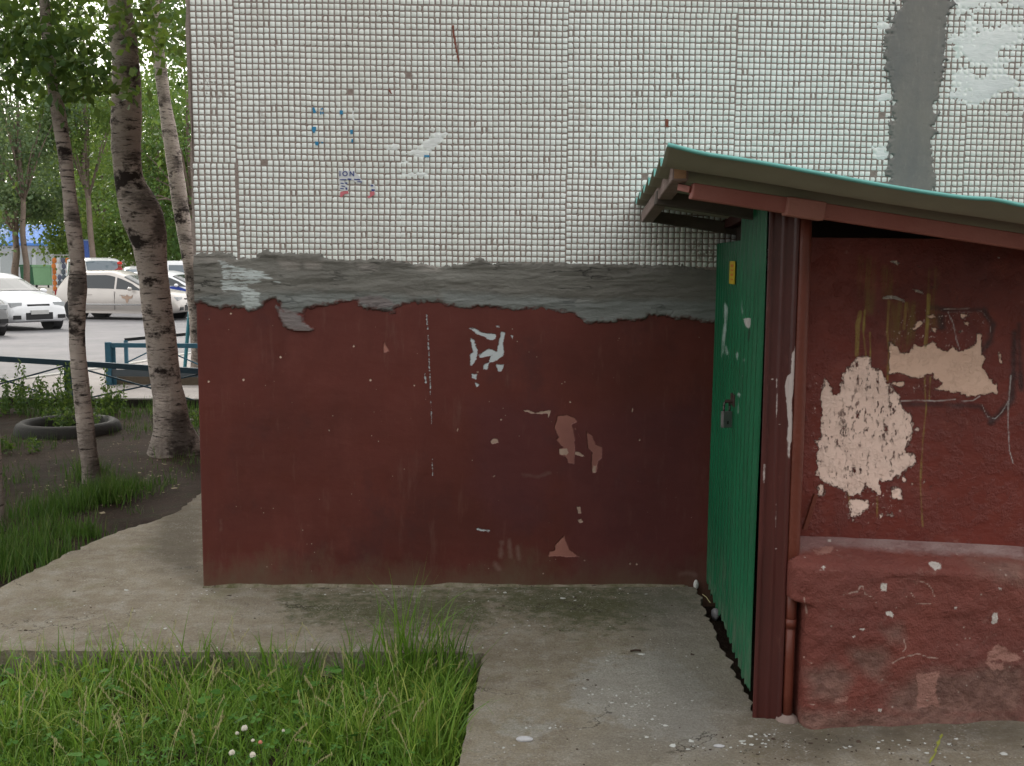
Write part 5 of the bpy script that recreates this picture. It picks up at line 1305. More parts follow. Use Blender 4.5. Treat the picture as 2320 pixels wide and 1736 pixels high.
# planter soil and weeds inside the second fence
mb = MB(); mb.box((gx(380, 14.3), 14.32, z2 + 0.05), (0.75, 0.25, 0.06)); tag(mb.build('planter_bed', simple('planter_soil', (0.20, 0.16, 0.12), 0.95, var=0.5, nscale=12, bump=0.6)), 'low pale planter bed inside the second blue fence', 'planter')
hp = [at_y(x, y, 15.0) for x, y in ((475, 694), (452, 695), (440, 696), (434, 700), (430, 708), (428, 722), (424, 770), (419, 830), (417, 850))]
p0 = hp[-1]; hp.append(Vector((p0.x - 0.005, p0.y, float(ground_z(15)) - 0.05)))
h0_ = hp[0]; hp = [h0_ + Vector((0.55, 0, -0.9)), h0_ + Vector((0.53, 0, -0.08)), h0_ + Vector((0.48, 0, -0.01))] + hp
mb = MB(); mb.tube(hp, 0.026, 12)
pipe = thing('hooped_pipe', 'bright turquoise bent pipe rail at the building corner', 'pipe rail', (p0.x, 15.0, float(ground_z(15)))); mb.build('rail', MTQ, pipe, smooth=True)
# half-buried tyre
tc = on_z(155, 974, -0.10)
ty = thing('buried_tyre', 'old black tyre half buried as a flower bed border', 'tyre', (tc.x, tc.y, -0.12))
V = []; nT, mT = 64, 14
for i in range(nT):
    a = 2 * math.pi * i / nT
    for j in range(mT):
        b = 2 * math.pi * j / mT
        rr_ = 0.40 + 0.065 * math.cos(b); zz = 0.02 + 0.10 * math.sin(b) * (1 if math.sin(b) > 0 else 0.9)
        if math.cos(b) > 0.3: rr_ += 0.006 * (i % 2)
        V.append((tc.x + rr_ * math.cos(a), tc.y + rr_ * math.sin(a), -0.13 + zz))
F = [(i * mT + j, i * mT + (j + 1) % mT, ((i + 1) % nT) * mT + (j + 1) % mT, ((i + 1) % nT) * mT + j) for i in range(nT) for j in range(mT)]
obj('tread', V, F, simple('old_rubber', (0.035, 0.033, 0.032), 0.8, 0.3, 0.4, 14, 0.5), ty, smooth=True)

# ================================================================== GRASS AND WEEDS
def grass_mat(name, a, b, tip, tr=0.3):
    m = M(name, 0.5, 0.35)
    c = m.mix(m.attr('rnd'), a, b); c = m.mix(m.rng(m.attr('hue'), 0.72, 1.0, 0, 0.8), c, tip)
    m.done(c)
    tb = m.n.new('ShaderNodeBsdfTranslucent'); mx = m.n.new('ShaderNodeMixShader'); mx.inputs[0].default_value = tr
    m.l.new(c, tb.inputs[0]); m.l.new(m.p.outputs[0], mx.inputs[1]); m.l.new(tb.outputs[0], mx.inputs[2]); m.l.new(mx.outputs[0], m.n['Material Output'].inputs[0])
    return m.m
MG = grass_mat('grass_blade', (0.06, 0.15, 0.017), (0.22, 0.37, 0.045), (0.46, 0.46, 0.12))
MGD = grass_mat('shade_grass', (0.035, 0.085, 0.014), (0.085, 0.17, 0.025), (0.16, 0.20, 0.06))  # darker copy of the lawn greens, tree shade put into the colour
def blades(P, H, Wd, r, lean=0.5, bend=0.8, seg=5, hue=None):
    n = len(P)
    a = r.uniform(0, 2 * math.pi, n); D_ = np.stack([np.cos(a), np.sin(a)], 1)
    w = r.uniform(0, 2 * math.pi, n); S_ = np.stack([np.cos(w), np.sin(w)], 1)
    l0 = np.abs(r.normal(0, lean, n)) * 0.6; bd = np.abs(r.normal(0, bend, n)) + 0.1
    V = np.zeros((n, seg * 2 + 1, 3)); pos = P.copy(); ang = l0.copy()
    for k in range(seg + 1):
        t = k / seg
        if k < seg:
            ww = Wd * (0.7 + 0.6 * math.sin(math.pi * min(1, t * 1.1 + 0.15))) * (1 - t * 0.75) / 2
            V[:, 2 * k, :2] = pos[:, :2] + S_ * ww[:, None]; V[:, 2 * k, 2] = pos[:, 2]
            V[:, 2 * k + 1, :2] = pos[:, :2] - S_ * ww[:, None]; V[:, 2 * k + 1, 2] = pos[:, 2]
        else:
            V[:, 2 * k] = pos
        st = H / seg
        pos = pos + np.stack([D_[:, 0] * np.sin(ang) * st, D_[:, 1] * np.sin(ang) * st, np.cos(ang) * st], 1)
        ang = np.minimum(ang + bd / seg * (0.5 + t), 2.4)
    i = (np.arange(n) * (seg * 2 + 1))[:, None]
    Q = [np.concatenate([i + 2 * k, i + 2 * k + 1, i + 2 * k + 3, i + 2 * k + 2], 1) for k in range(seg - 1)]
    T = np.concatenate([i + 2 * (seg - 1), i + 2 * (seg - 1) + 1, i + 2 * seg], 1)
    rnd = np.repeat(np.clip(r.random(n) * 0.7 + 0.3 * (0.5 + fbm(P, 3, 2, 5)), 0, 1), seg * 2 + 1)
    hu = np.repeat(r.random(n) if hue is None else hue, seg * 2 + 1)
    return V.reshape(-1, 3), [np.concatenate(Q), T], rnd, hu
def grass_obj(name, parts, mat, label):
    Vs = []; Fq = []; Ft = []; R_ = []; H_ = []; o = 0
    for V, (q_, t_), rn_, hu in parts:
        Vs.append(V); Fq.append(q_ + o); Ft.append(t_ + o); R_.append(rn_); H_.append(hu); o += len(V)
    ob = obj(name, np.concatenate(Vs), [np.concatenate(Fq), np.concatenate(Ft)], mat, None, attrs={'rnd': np.concatenate(R_), 'hue': np.concatenate(H_)})
    return tag(ob, label, 'grass', kind='stuff')
r = np.random.default_rng(21)
# front lawn polygon: bounded by the slab and the path
lawn_y1 = slab_fc.y - 0.015
def in_lawn(x, y):
    t = (slab_fc.y - y) / (-path_dir.y); xr = slab_fc.x + path_dir.x * t - 0.02
    return (x < xr) & (y < lawn_y1)
n = 52000
x = r.uniform(-3.0, 0.0, n * 2); y = r.uniform(1.9, lawn_y1, n * 2)
k = in_lawn(x, y); x = x[k][:n]; y = y[k][:n]
P = np.stack([x, y, np.full(len(x), -0.11)], 1)
tall = fbm(P, 2.2, 3, 71)
H = np.clip(0.10 + 0.05 * tall + r.normal(0, 0.03, len(x)), 0.04, 0.22)
near_edge = np.clip((y - (lawn_y1 - 0.16)) / 0.16, 0, 1)
thin = r.random(len(x)) > near_edge * 0.72 + np.clip(-tall * 0.9, 0, 0.35)
# taller tuft towards the slab corner
tf = np.exp(-(((x + 0.42) / 0.30) ** 2 + ((y - lawn_y1 + 0.16) / 0.38) ** 2)); H = H * (1 + 0.3 * tf)
hue_ = np.clip(r.random(thin.sum()) * 0.75 + 0.35 * fbm(P[thin], 3.0, 3, 88) + 0.1, 0, 1)
parts = [blades(P[thin], H[thin], np.full(thin.sum(), 0.0042) * r.uniform(0.6, 1.7, thin.sum()), r, 1.3, 1.6, 5, hue_)]
# clumps of longer arching blades, yellow-green
for cx, cy, nn_b, sp_, hh_ in [on_z(x_, y_, -0.1)[:2] + (n_, s_, h_) for x_, y_, n_, s_, h_ in ((870, 1600, 150, 0.07, 0.20), (960, 1560, 150, 0.06, 0.22), (1000, 1640, 150, 0.05, 0.22), (780, 1690, 170, 0.07, 0.20), (640, 1600, 90, 0.05, 0.19), (300, 1560, 120, 0.07, 0.18), (120, 1600, 160, 0.09, 0.18), (480, 1690, 80, 0.05, 0.17), (30, 1690, 160, 0.08, 0.2), (230, 1700, 120, 0.07, 0.18), (960, 1700, 150, 0.06, 0.22), (900, 1500, 90, 0.06, 0.22), (560, 1540, 80, 0.06, 0.16), (400, 1620, 90, 0.06, 0.17))]:
    xx_ = r.normal(cx, sp_, nn_b); yy_ = r.normal(cy, sp_, nn_b); k = in_lawn(xx_, yy_)
    parts.append(blades(np.stack([xx_[k], yy_[k], np.full(k.sum(), -0.11)], 1), np.clip(r.normal(hh_, 0.05, k.sum()), 0.06, 0.38), np.full(k.sum(), 0.0058), r, 0.7, 1.9, 7, r.random(k.sum()) * 0.5 + 0.45))
# lone stalks and arching blades rising in front of the slab
m_ = 520
x = np.concatenate([r.uniform(-2.6, -0.75, 300), r.normal(-0.42, 0.16, 110)]); m_ = len(x); y = lawn_y1 - np.abs(r.normal(0, 0.12, m_)) - 0.01
k = in_lawn(x, y); P = np.stack([x[k], y[k], np.full(k.sum(), -0.10)], 1)
parts.append(blades(P, np.clip(r.normal(0.19, 0.05, k.sum()), 0.08, 0.34), np.full(k.sum(), 0.0050), r, 0.35, 0.7, 6, r.random(k.sum()) * 0.8))
for xd, nb_, hh_ in ((240, 5, 0.22), (305, 7, 0.25), (345, 5, 0.22), (395, 6, 0.24), (470, 9, 0.27), (510, 9, 0.27), (540, 5, 0.2), (600, 7, 0.2), (660, 4, 0.2), (700, 5, 0.2), (770, 8, 0.27), (800, 9, 0.30), (830, 10, 0.30), (865, 12, 0.36), (885, 18, 0.42), (910, 20, 0.50), (935, 16, 0.44), (965, 14, 0.38), (990, 10, 0.30), (120, 4, 0.2), (180, 5, 0.2), (60, 4, 0.18)):
    c_ = on_z(xd * 1.0488, 1484, -0.1); xx_ = r.normal(c_.x, 0.018, nb_); yy_ = lawn_y1 - np.abs(r.normal(0.03, 0.03, nb_)); k = in_lawn(xx_, yy_)
    parts.append(blades(np.stack([xx_[k], yy_[k], np.full(k.sum(), -0.11)], 1), r.uniform(0.55, 1.05, k.sum()) * hh_ + 0.04, np.full(k.sum(), 0.0068), r, 0.38, 0.75, 7, r.random(k.sum()) * 0.6))
grass_obj('grass', parts, MG, 'long green meadow grass in front of the concrete apron')
# seed heads: pale thin stalks with spikelets
def seedheads(N, seed, xr, yr, hm, name, label, mat):
    r = np.random.default_rng(seed); mbx = MB()
    for _ in range(N):
        x = r.uniform(*xr); y = r.uniform(*yr)
        if not in_lawn(np.array([x]), np.array([y]))[0]: continue
        h = r.normal(hm, 0.05); a = r.uniform(0, 6.28); ln = r.uniform(0.02, 0.14)
        pts = [Vector((x + math.cos(a) * ln * t * t, y + math.sin(a) * ln * t * t, -0.1 + h * t * (1 - 0.12 * t))) for t in np.linspace(0, 1, 7)]
        mbx.tube(pts, 0.0007, 4, False)
        for q_ in range(11):
            t = 0.70 + 0.30 * q_ / 10; i = min(5, int(t * 6)); p = pts[i].lerp(pts[i + 1], t * 6 - i)
            dd = Vector((r.normal(0, 0.0022), r.normal(0, 0.0022), 0)); mbx.ball(tuple(p + dd), 0.0021, 5, 3, (0.8, 0.8, 2.6))
    o = mbx.build(name, mat); return tag(o, label, 'grass', kind='stuff')
MSH = simple('seed_head', (0.36, 0.33, 0.17), 0.8, var=0.3, nscale=40)
seedheads(150, 5, (-2.3, -0.2), (3.1, float(lawn_y1) - 0.01), 0.22, 'seed_grass', 'straw coloured seed heads above the lawn', MSH)
# clover and broad leaves low in the lawn
def weeds(N, seed, region, size, zr, name, label, mat, trefoil=True):
    r = np.random.default_rng(seed); C = []
    xs = r.uniform(region[0], region[1], N * 2); ys = r.uniform(region[2], region[3], N * 2); k = in_lawn(xs, ys); xs = xs[k][:N]; ys = ys[k][:N]
    V = []; F = []; rn_ = []
    for x, y in zip(xs, ys):
        z = r.uniform(*zr); c0 = Vector((x, y, -0.1 + z)); tilt = Vector((r.normal(0, 0.3), r.normal(0, 0.3), 1)).normalized()
        for kk in range(3 if trefoil else 1):
            a = 2.094 * kk + r.uniform(-0.3, 0.3); d = Vector((math.cos(a), math.sin(a), 0)); d = (d - tilt * d.dot(tilt)).normalized(); s_ = tilt.cross(d)
            L = size * r.uniform(0.7, 1.3); o = len(V)
            for t, w in ((0, 0), (0.35, 0.30), (0.75, 0.42), (1.0, 0.22), (0.94, 0), (1.0, -0.22), (0.75, -0.42), (0.35, -0.30)):
                V.append(tuple(c0 + d * L * t + s_ * L * w + tilt * (0.12 * L * abs(w) * 2 - 0.10 * L * t)))
            V.append(tuple(c0 + d * L * 0.55 - tilt * 0.06 * L))
            F += [(o + 8, o + j, o + (j + 1) % 8) for j in range(8)]; rn_ += [r.random()] * 9
    o = obj(name, V, F, mat, None, attrs={'rnd': rn_, 'hue': [0.2] * len(V)}); return tag(o, label, 'ground cover', kind='stuff')
MCL = grass_mat('clover_leaf', (0.045, 0.125, 0.022), (0.10, 0.22, 0.045), (0.1, 0.2, 0.06), 0.3)
MCL.node_tree.nodes['Principled BSDF'].inputs['Specular IOR Level'].default_value = 0.1
weeds(480, 8, (-2.4, -0.2, 3.0, 4.0), 0.017, (0.03, 0.11), 'clover', 'low clover leaves between the grass', MCL)
weeds(34, 9, (-2.4, -0.5, 3.0, 4.0), 0.042, (0.05, 0.13), 'plantain_leaves', 'broad weed leaves in the lawn', MCL, False)
# white clover flowers (individuals)
mfl = simple('clover_petal', (0.62, 0.58, 0.50), 0.8, var=0.2, nscale=200); mfp = simple('clover_petal_pink', (0.55, 0.22, 0.16), 0.8)
mst = simple('clover_stem', (0.10, 0.17, 0.05), 0.7)
c44 = crop(400, 1450, 5.786)
fl = [(890, 1160, 0.0095, 'largest white clover flower, upper left of the lawn flowers', mfl), (795, 1225, 0.0055, 'small white clover flower touching the largest one', mfl), (725, 1480, 0.0085, 'round white clover flower beside a pale grass stalk', mfl),
      (998, 1510, 0.0085, 'white clover flower lowest and right of its neighbours', mfl), (1000, 1320, 0.0052, 'tiny white clover flower left of the pink one', mfl), (1098, 1345, 0.0060, 'pink faded clover flower in the lawn', mfp), (1400, 1190, 0.0045, 'tiny white clover flower farthest right in the lawn', mfl)]
for x, y, rad, lab, mt in fl:
    p = c44([(x, y)])[0]; pos = on_z(p[0], p[1], 0.035)
    t = thing('clover_flower', lab, 'flower', (pos.x, pos.y, -0.1), group='clover flowers in the lawn')
    mb = MB(); mb.tube([Vector((pos.x + 0.01, pos.y + 0.01, -0.1)), Vector((pos.x + 0.006, pos.y + 0.004, -0.02)), pos], 0.0008, 5); mb.build('stem', mst, t)
    mb = MB()
    rr_ = random.Random(int(x))
    for k in range(44):
        ph = math.acos(1 - 1.6 * (k + 0.5) / 44); a = k * 2.39996
        d = Vector((math.sin(ph) * math.cos(a), math.sin(ph) * math.sin(a), math.cos(ph)))
        mb.ball(tuple(pos + d * rad * rr_.uniform(0.7, 0.95)), rad * 0.26, 5, 4, (1, 1, 1.2))
    mb.build('flower_head', mt, t, smooth=True)
# shaded grass beyond the apron: tufts and patches
r = np.random.default_rng(33); parts = []
def tuft(px, py, n, spread, h, hs=0.04, lean=0.35, bend=0.6, w=0.005):
    c_ = on_z(px, py, -0.1); P = np.stack([c_.x + r.normal(0, spread[0], n), c_.y + r.normal(0, spread[1], n), np.full(n, -0.115)], 1)
    # keep off the slab
    a = np.array([lb0.x, lb0.y]); d = np.array([ldir.x, ldir.y]); nrm = np.array([d[1], -d[0]])
    side = (P[:, :2] - a) @ nrm
    ok = side < -0.03
    if ok.sum() < 3: return
    P = P[ok]; parts.append(blades(P, np.clip(r.normal(h, hs, len(P)), 0.03, 0.5), np.full(len(P), w), r, lean, bend))
for a_ in [(10, 1275, 900, (0.20, 0.16), 0.15), (-140, 1290, 1200, (0.4, 0.25), 0.17), (50, 1215, 500, (0.16, 0.2), 0.11), (110, 1160, 500, (0.12, 0.15), 0.13), (225, 1130, 700, (0.10, 0.13), 0.14), (290, 1110, 500, (0.12, 0.14), 0.09), (170, 1210, 300, (0.10, 0.06), 0.10),
           (205, 1085, 350, (0.07, 0.07), 0.17), (330, 1090, 90, (0.2, 0.15), 0.04), (420, 1045, 100, (0.25, 0.3), 0.04), (440, 965, 350, (0.2, 0.2), 0.09), (330, 970, 200, (0.3, 0.2), 0.06), (20, 1010, 260, (0.2, 0.2), 0.08), (-60, 1100, 300, (0.25, 0.3), 0.08)]:
    tuft(*a_)
for k in range(26): tuft(r.uniform(-100, 450), r.uniform(930, 1180), 14, (0.04, 0.04), 0.05, 0.02)
for k in range(40): tuft(r.uniform(-260, 455), r.uniform(912, 955), 40, (0.09, 0.09), 0.10, 0.03)
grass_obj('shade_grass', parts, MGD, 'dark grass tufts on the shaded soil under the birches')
# leafy weeds by the fence (shrub of upright stems) and in the tyre
def stem_plant(x, y, n, h, spread, label, seed, name='leafy_shrub', ls=0.05, group=None):
    r = np.random.default_rng(seed); z0 = float(ground_z(y)); t = thing(name, label, 'shrub', (x, y, z0), group=group)
    Lp = []; mbx = MB()
    for k in range(n):
        sx = x + r.normal(0, spread); sy = y + r.normal(0, spread * 0.5); hh = h * r.uniform(0.45, 1.05); a = r.uniform(0, 6.28); ln = r.uniform(0, 0.25) * hh
        pts = [Vector((sx + math.cos(a) * ln * q * q, sy + math.sin(a) * ln * q * q, z0 + hh * q)) for q in np.linspace(0, 1, 6)]
        mbx.tube(pts, 0.003, 4, False)
        for q in np.linspace(0.15, 1, int(hh / 0.028) + 3):
            i = min(4, int(q * 5)); p = pts[i].lerp(pts[i + 1], q * 5 - i)
            for _ in range(2): Lp.append(tuple(p + Vector((r.normal(0, 0.012), r.normal(0, 0.012), 0))))
    mbx.build('stems', mst, t)
    Lp = np.array(Lp); V, F = leaf_cloud(Lp, ls, r, 0.5)
    obj('leaves', V, F, ML_D, t, attrs={'rnd': np.repeat(r.random(len(Lp)), 5)})
    return t
stem_plant(gx(100, 11.4), 11.4, 26, 0.55, 0.26, 'loose leafy shrub in front of the low blue fence', 61)
stem_plant(gx(30, 11.2), 11.2, 18, 0.32, 0.22, 'short leafy weeds at the far left by the fence', 62)
stem_plant(gx(150, 11.0), 11.0, 22, 0.30, 0.3, 'dense low weeds behind the buried tyre', 63)
stem_plant(gx(240, 11.3), 11.3, 10, 0.32, 0.10, 'small leafy sprout between the two nearest trunks', 64)
stem_plant(tc.x + 0.0, tc.y + 0.15, 26, 0.22, 0.16, 'weeds growing inside the buried tyre', 65, ls=0.04)
stem_plant(gx(425, 10.6), 10.6, 12, 0.20, 0.16, 'low weeds between thick birch and wall corner', 66, ls=0.045)
stem_plant(gx(15, 9.0), 8.9, 10, 0.13, 0.12, 'pale green weed clump on the soil at the left edge', 67, ls=0.05)
stem_plant(gx(290, 13.6), 14.25, 12, 0.14, 0.25, 'weeds in the pale planter bed', 68, ls=0.05)

# ---- litter: paint flakes, pebbles, leaves on the slab (uncountable) and one stone, curled leaves
def flakes(name, spots, mat, label, seed, zt=0.0, thick=0.0015, srange=(0.0025, 0.008)):
    r = np.random.default_rng(seed); V = []; F = []
    for px, py, n, sx, sy in spots:
        c_ = on_z(px, py, zt)
        for _ in range(max(2, int(n * 0.45))):
            x = c_.x + r.normal(0, sx); y = c_.y + r.normal(0, sy); s = r.uniform(*srange) * r.choice([0.6, 0.8, 1.0, 1.3, 2.4], p=[.3, .3, .2, .13, .07]); m_ = r.integers(4, 7); o = len(V); a0 = r.uniform(0, 6.28)
            q_ = proj(np.array([[x, y, zt]]))[0]
            if q_[1] < 1334 and q_[0] > 458: continue
            tl = r.normal(0, 0.15, 2)
            ring = [(x + s * r.uniform(0.6, 1) * math.cos(a0 + 6.283 * j / m_), y + s * 0.8 * r.uniform(0.6, 1) * math.sin(a0 + 6.283 * j / m_)) for j in range(m_)]
            for a, b in ring: V.append((a, b, zt + 0.0006))
            for a, b in ring: V.append((x + (a - x) * 0.9, y + (b - y) * 0.9, zt + thick * r.uniform(1, 2) + (a - x) * tl[0] + (b - y) * tl[1]))
            F.append(tuple(range(o + m_, o + 2 * m_)))
            for j in range(m_): F.append((o + j, o + (j + 1) % m_, o + m_ + (j + 1) % m_, o + m_ + j))
    o = obj(name, V, F, mat); return tag(o, label, 'litter', kind='stuff')
mwf = simple('paint_flake', (0.47, 0.475, 0.46), 0.7, var=0.25, nscale=40); mbf = simple('dark_crumb', (0.06, 0.04, 0.03), 0.9, var=0.5, nscale=40)
WH = [(x, y, n, sx, sy) for x, y, n, sx, sy in ((1060, 1360, 10, 0.05, 0.03), (1150, 1345, 14, 0.06, 0.03), (1280, 1345, 22, 0.10, 0.05), (1350, 1355, 18, 0.10, 0.06), (1450, 1340, 10, 0.08, 0.04), (600, 1345, 8, 0.3, 0.05), (460, 1355, 12, 0.15, 0.05), (350, 1370, 8, 0.2, 0.08), (200, 1400, 16, 0.35, 0.12), (760, 1350, 10, 0.2, 0.04), (900, 1335, 16, 0.35, 0.012), (1250, 1332, 18, 0.3, 0.010), (600, 1340, 14, 0.3, 0.012),
   (500, 1470, 26, 0.5, 0.02), (850, 1472, 26, 0.25, 0.015), (1060, 1470, 16, 0.08, 0.02), (1150, 1420, 12, 0.10, 0.06), (1350, 1575, 26, 0.07, 0.03), (1420, 1590, 34, 0.07, 0.04), (1480, 1600, 24, 0.07, 0.04), (1440, 1570, 20, 0.09, 0.02), (1490, 1640, 18, 0.05, 0.02), (1530, 1645, 8, 0.03, 0.01), (1220, 1648, 22, 0.05, 0.008), (1620, 1690, 14, 0.06, 0.02), (1710, 1680, 24, 0.06, 0.02), (1740, 1665, 18, 0.05, 0.02), (1900, 1690, 50, 0.22, 0.04), (2120, 1690, 50, 0.22, 0.05), (2280, 1700, 30, 0.2, 0.06), (1300, 1500, 20, 0.2, 0.12), (1500, 1450, 16, 0.2, 0.15), (1250, 1690, 14, 0.2, 0.03), (1560, 1690, 26, 0.12, 0.03))]
flakes('paint_flakes', WH, mwf, 'white paint flakes scattered over the concrete', 90)
flakes('crumbs', [(1400, 1500, 160, 0.6, 0.4), (800, 1400, 120, 0.9, 0.2), (300, 1330, 70, 0.5, 0.3), (1900, 1700, 160, 0.5, 0.08), (1750, 1700, 60, 0.12, 0.05), (1300, 1380, 90, 0.3, 0.08)], mbf, 'dark crumbs and bits of leaf on the concrete', 91, srange=(0.002, 0.006))
flakes('soil_litter', [(150, 1050, 260, 0.7, 0.8), (320, 1070, 200, 0.4, 0.5), (300, 1000, 160, 0.6, 0.6), (180, 1120, 120, 0.3, 0.3)], simple('dry_leaf_bit', (0.30, 0.25, 0.17), 0.9, var=0.5, nscale=30), 'pale twigs and dry leaf bits on the soil', 92, zt=-0.085, srange=(0.005, 0.014))
def rock(px, py, sx, sy, sz, label, mat, seed, z=0.0, name='stone'):
    c_ = on_z(px, py, z); mbx = MB(); mbx.ball((c_.x, c_.y, z + sz * 0.55), 1, 12, 8, (sx, sy, sz))
    V = np.array(mbx.V); cc_ = np.array([c_.x, c_.y, z + sz * 0.55]); k = 1 + fbm(V, 40, 3, seed) * 0.35; V = cc_ + (V - cc_) * k[:, None]
    o = obj(name, V, mbx.F, mat, None, base=(c_.x, c_.y, z)); return tag(o, label, 'stone')
mrk = simple('pale_stone', (0.42, 0.42, 0.44), 0.9, var=0.3, nscale=60, bump=0.5)
rock(1188, 1678, 0.024, 0.014, 0.009, 'flat grey-white stone lying on the concrete path', mrk, 1)
rock(1630, 1692, 0.018, 0.009, 0.004, 'white flat chip of plaster in front of the corner post', mrk, 2)
rock(1577, 1330, 0.012, 0.012, 0.022, 'pale crumpled scrap wedged at the foot of the green door', mwf, 3)
rock(1620, 1400, 0.018, 0.03, 0.03, 'grey lump in the gap under the green door', mrk, 4, -0.1)
def twig(pts, rad, label, mat, name='twig'):
    mbx = MB(); mbx.tube([Vector(p) for p in pts], rad, 5); o = mbx.build(name, mat); return tag(o, label, 'twig')
a_, b_ = on_z(1592, 1347, 0.002), on_z(1609, 1366, 0.0)
twig([a_, (a_ + b_) / 2 + Vector((0, 0, 0.006)), b_], 0.002, 'thin straw lying across the gap beside the door', MSH)
a_, b_ = on_z(1428, 1475, 0.006), on_z(1452, 1474, 0.006)
twig([a_, (a_ + b_) / 2 + Vector((0, 0, 0.003)), b_], 0.004, 'short dark twig lying in the middle of the path', mbf)
# yellow-green paint streak on the concrete, lower right
ysm = [(2134, 1662), (2128, 1668), (2130, 1674), (2121, 1682), (2124, 1688), (2116, 1700), (2120, 1704), (2108, 1718), (2104, 1728), (2108, 1729), (2116, 1716), (2122, 1704), (2123, 1694), (2130, 1684), (2130, 1676), (2137, 1666)]
T = [on_z(x_, y_, 0.0018) for x_, y_ in ysm]; m_ = len(T); c0_ = T[0]
tag(obj('paint_streak', T + [p - ZU * 0.0012 for p in T], [tuple(range(m_))] + [(i, (i + 1) % m_, m_ + (i + 1) % m_, m_ + i) for i in range(m_)], simple('yellow_green_paint', (0.24, 0.25, 0.05), 0.8, var=0.5, nscale=90), None, base=(c0_.x, c0_.y, 0.0)), 'thin yellow-green paint streak on the concrete by the plinth', 'paint streak')

# ================================================================== CARS
def paint(name, c, rough=0.28, met=0.0):
    m = M(name, rough, 0.5)
    cc = m.mix(m.rng(m.noise(2.5, 3), 0.3, 0.7), c, tuple(x * 0.93 for x in c))
    m.done(cc, None, None, met); m.p.inputs['Coat Weight'].default_value = 0.5; m.p.inputs['Coat Roughness'].default_value = 0.08
    return m.m
MGLASS = M('car_glass', 0.06, 0.6).done((0.02, 0.025, 0.03))
MGLASSL = M('car_glass_pale', 0.06, 0.8).done((0.10, 0.13, 0.16))
MTYRE = simple('tyre_rubber', (0.025, 0.025, 0.025), 0.85); MRIM = simple('alloy', (0.35, 0.35, 0.36), 0.35, 0.5, metal=0.6)
MBLK = simple('black_plastic', (0.02, 0.02, 0.022), 0.5); MLAMP = M('headlamp', 0.1, 0.8).done((0.38, 0.40, 0.42)); MCHR = simple('chrome', (0.5, 0.5, 0.5), 0.2, 0.6, metal=0.8)
MTAIL = simple('tail_lamp', (0.25, 0.02, 0.02), 0.25)
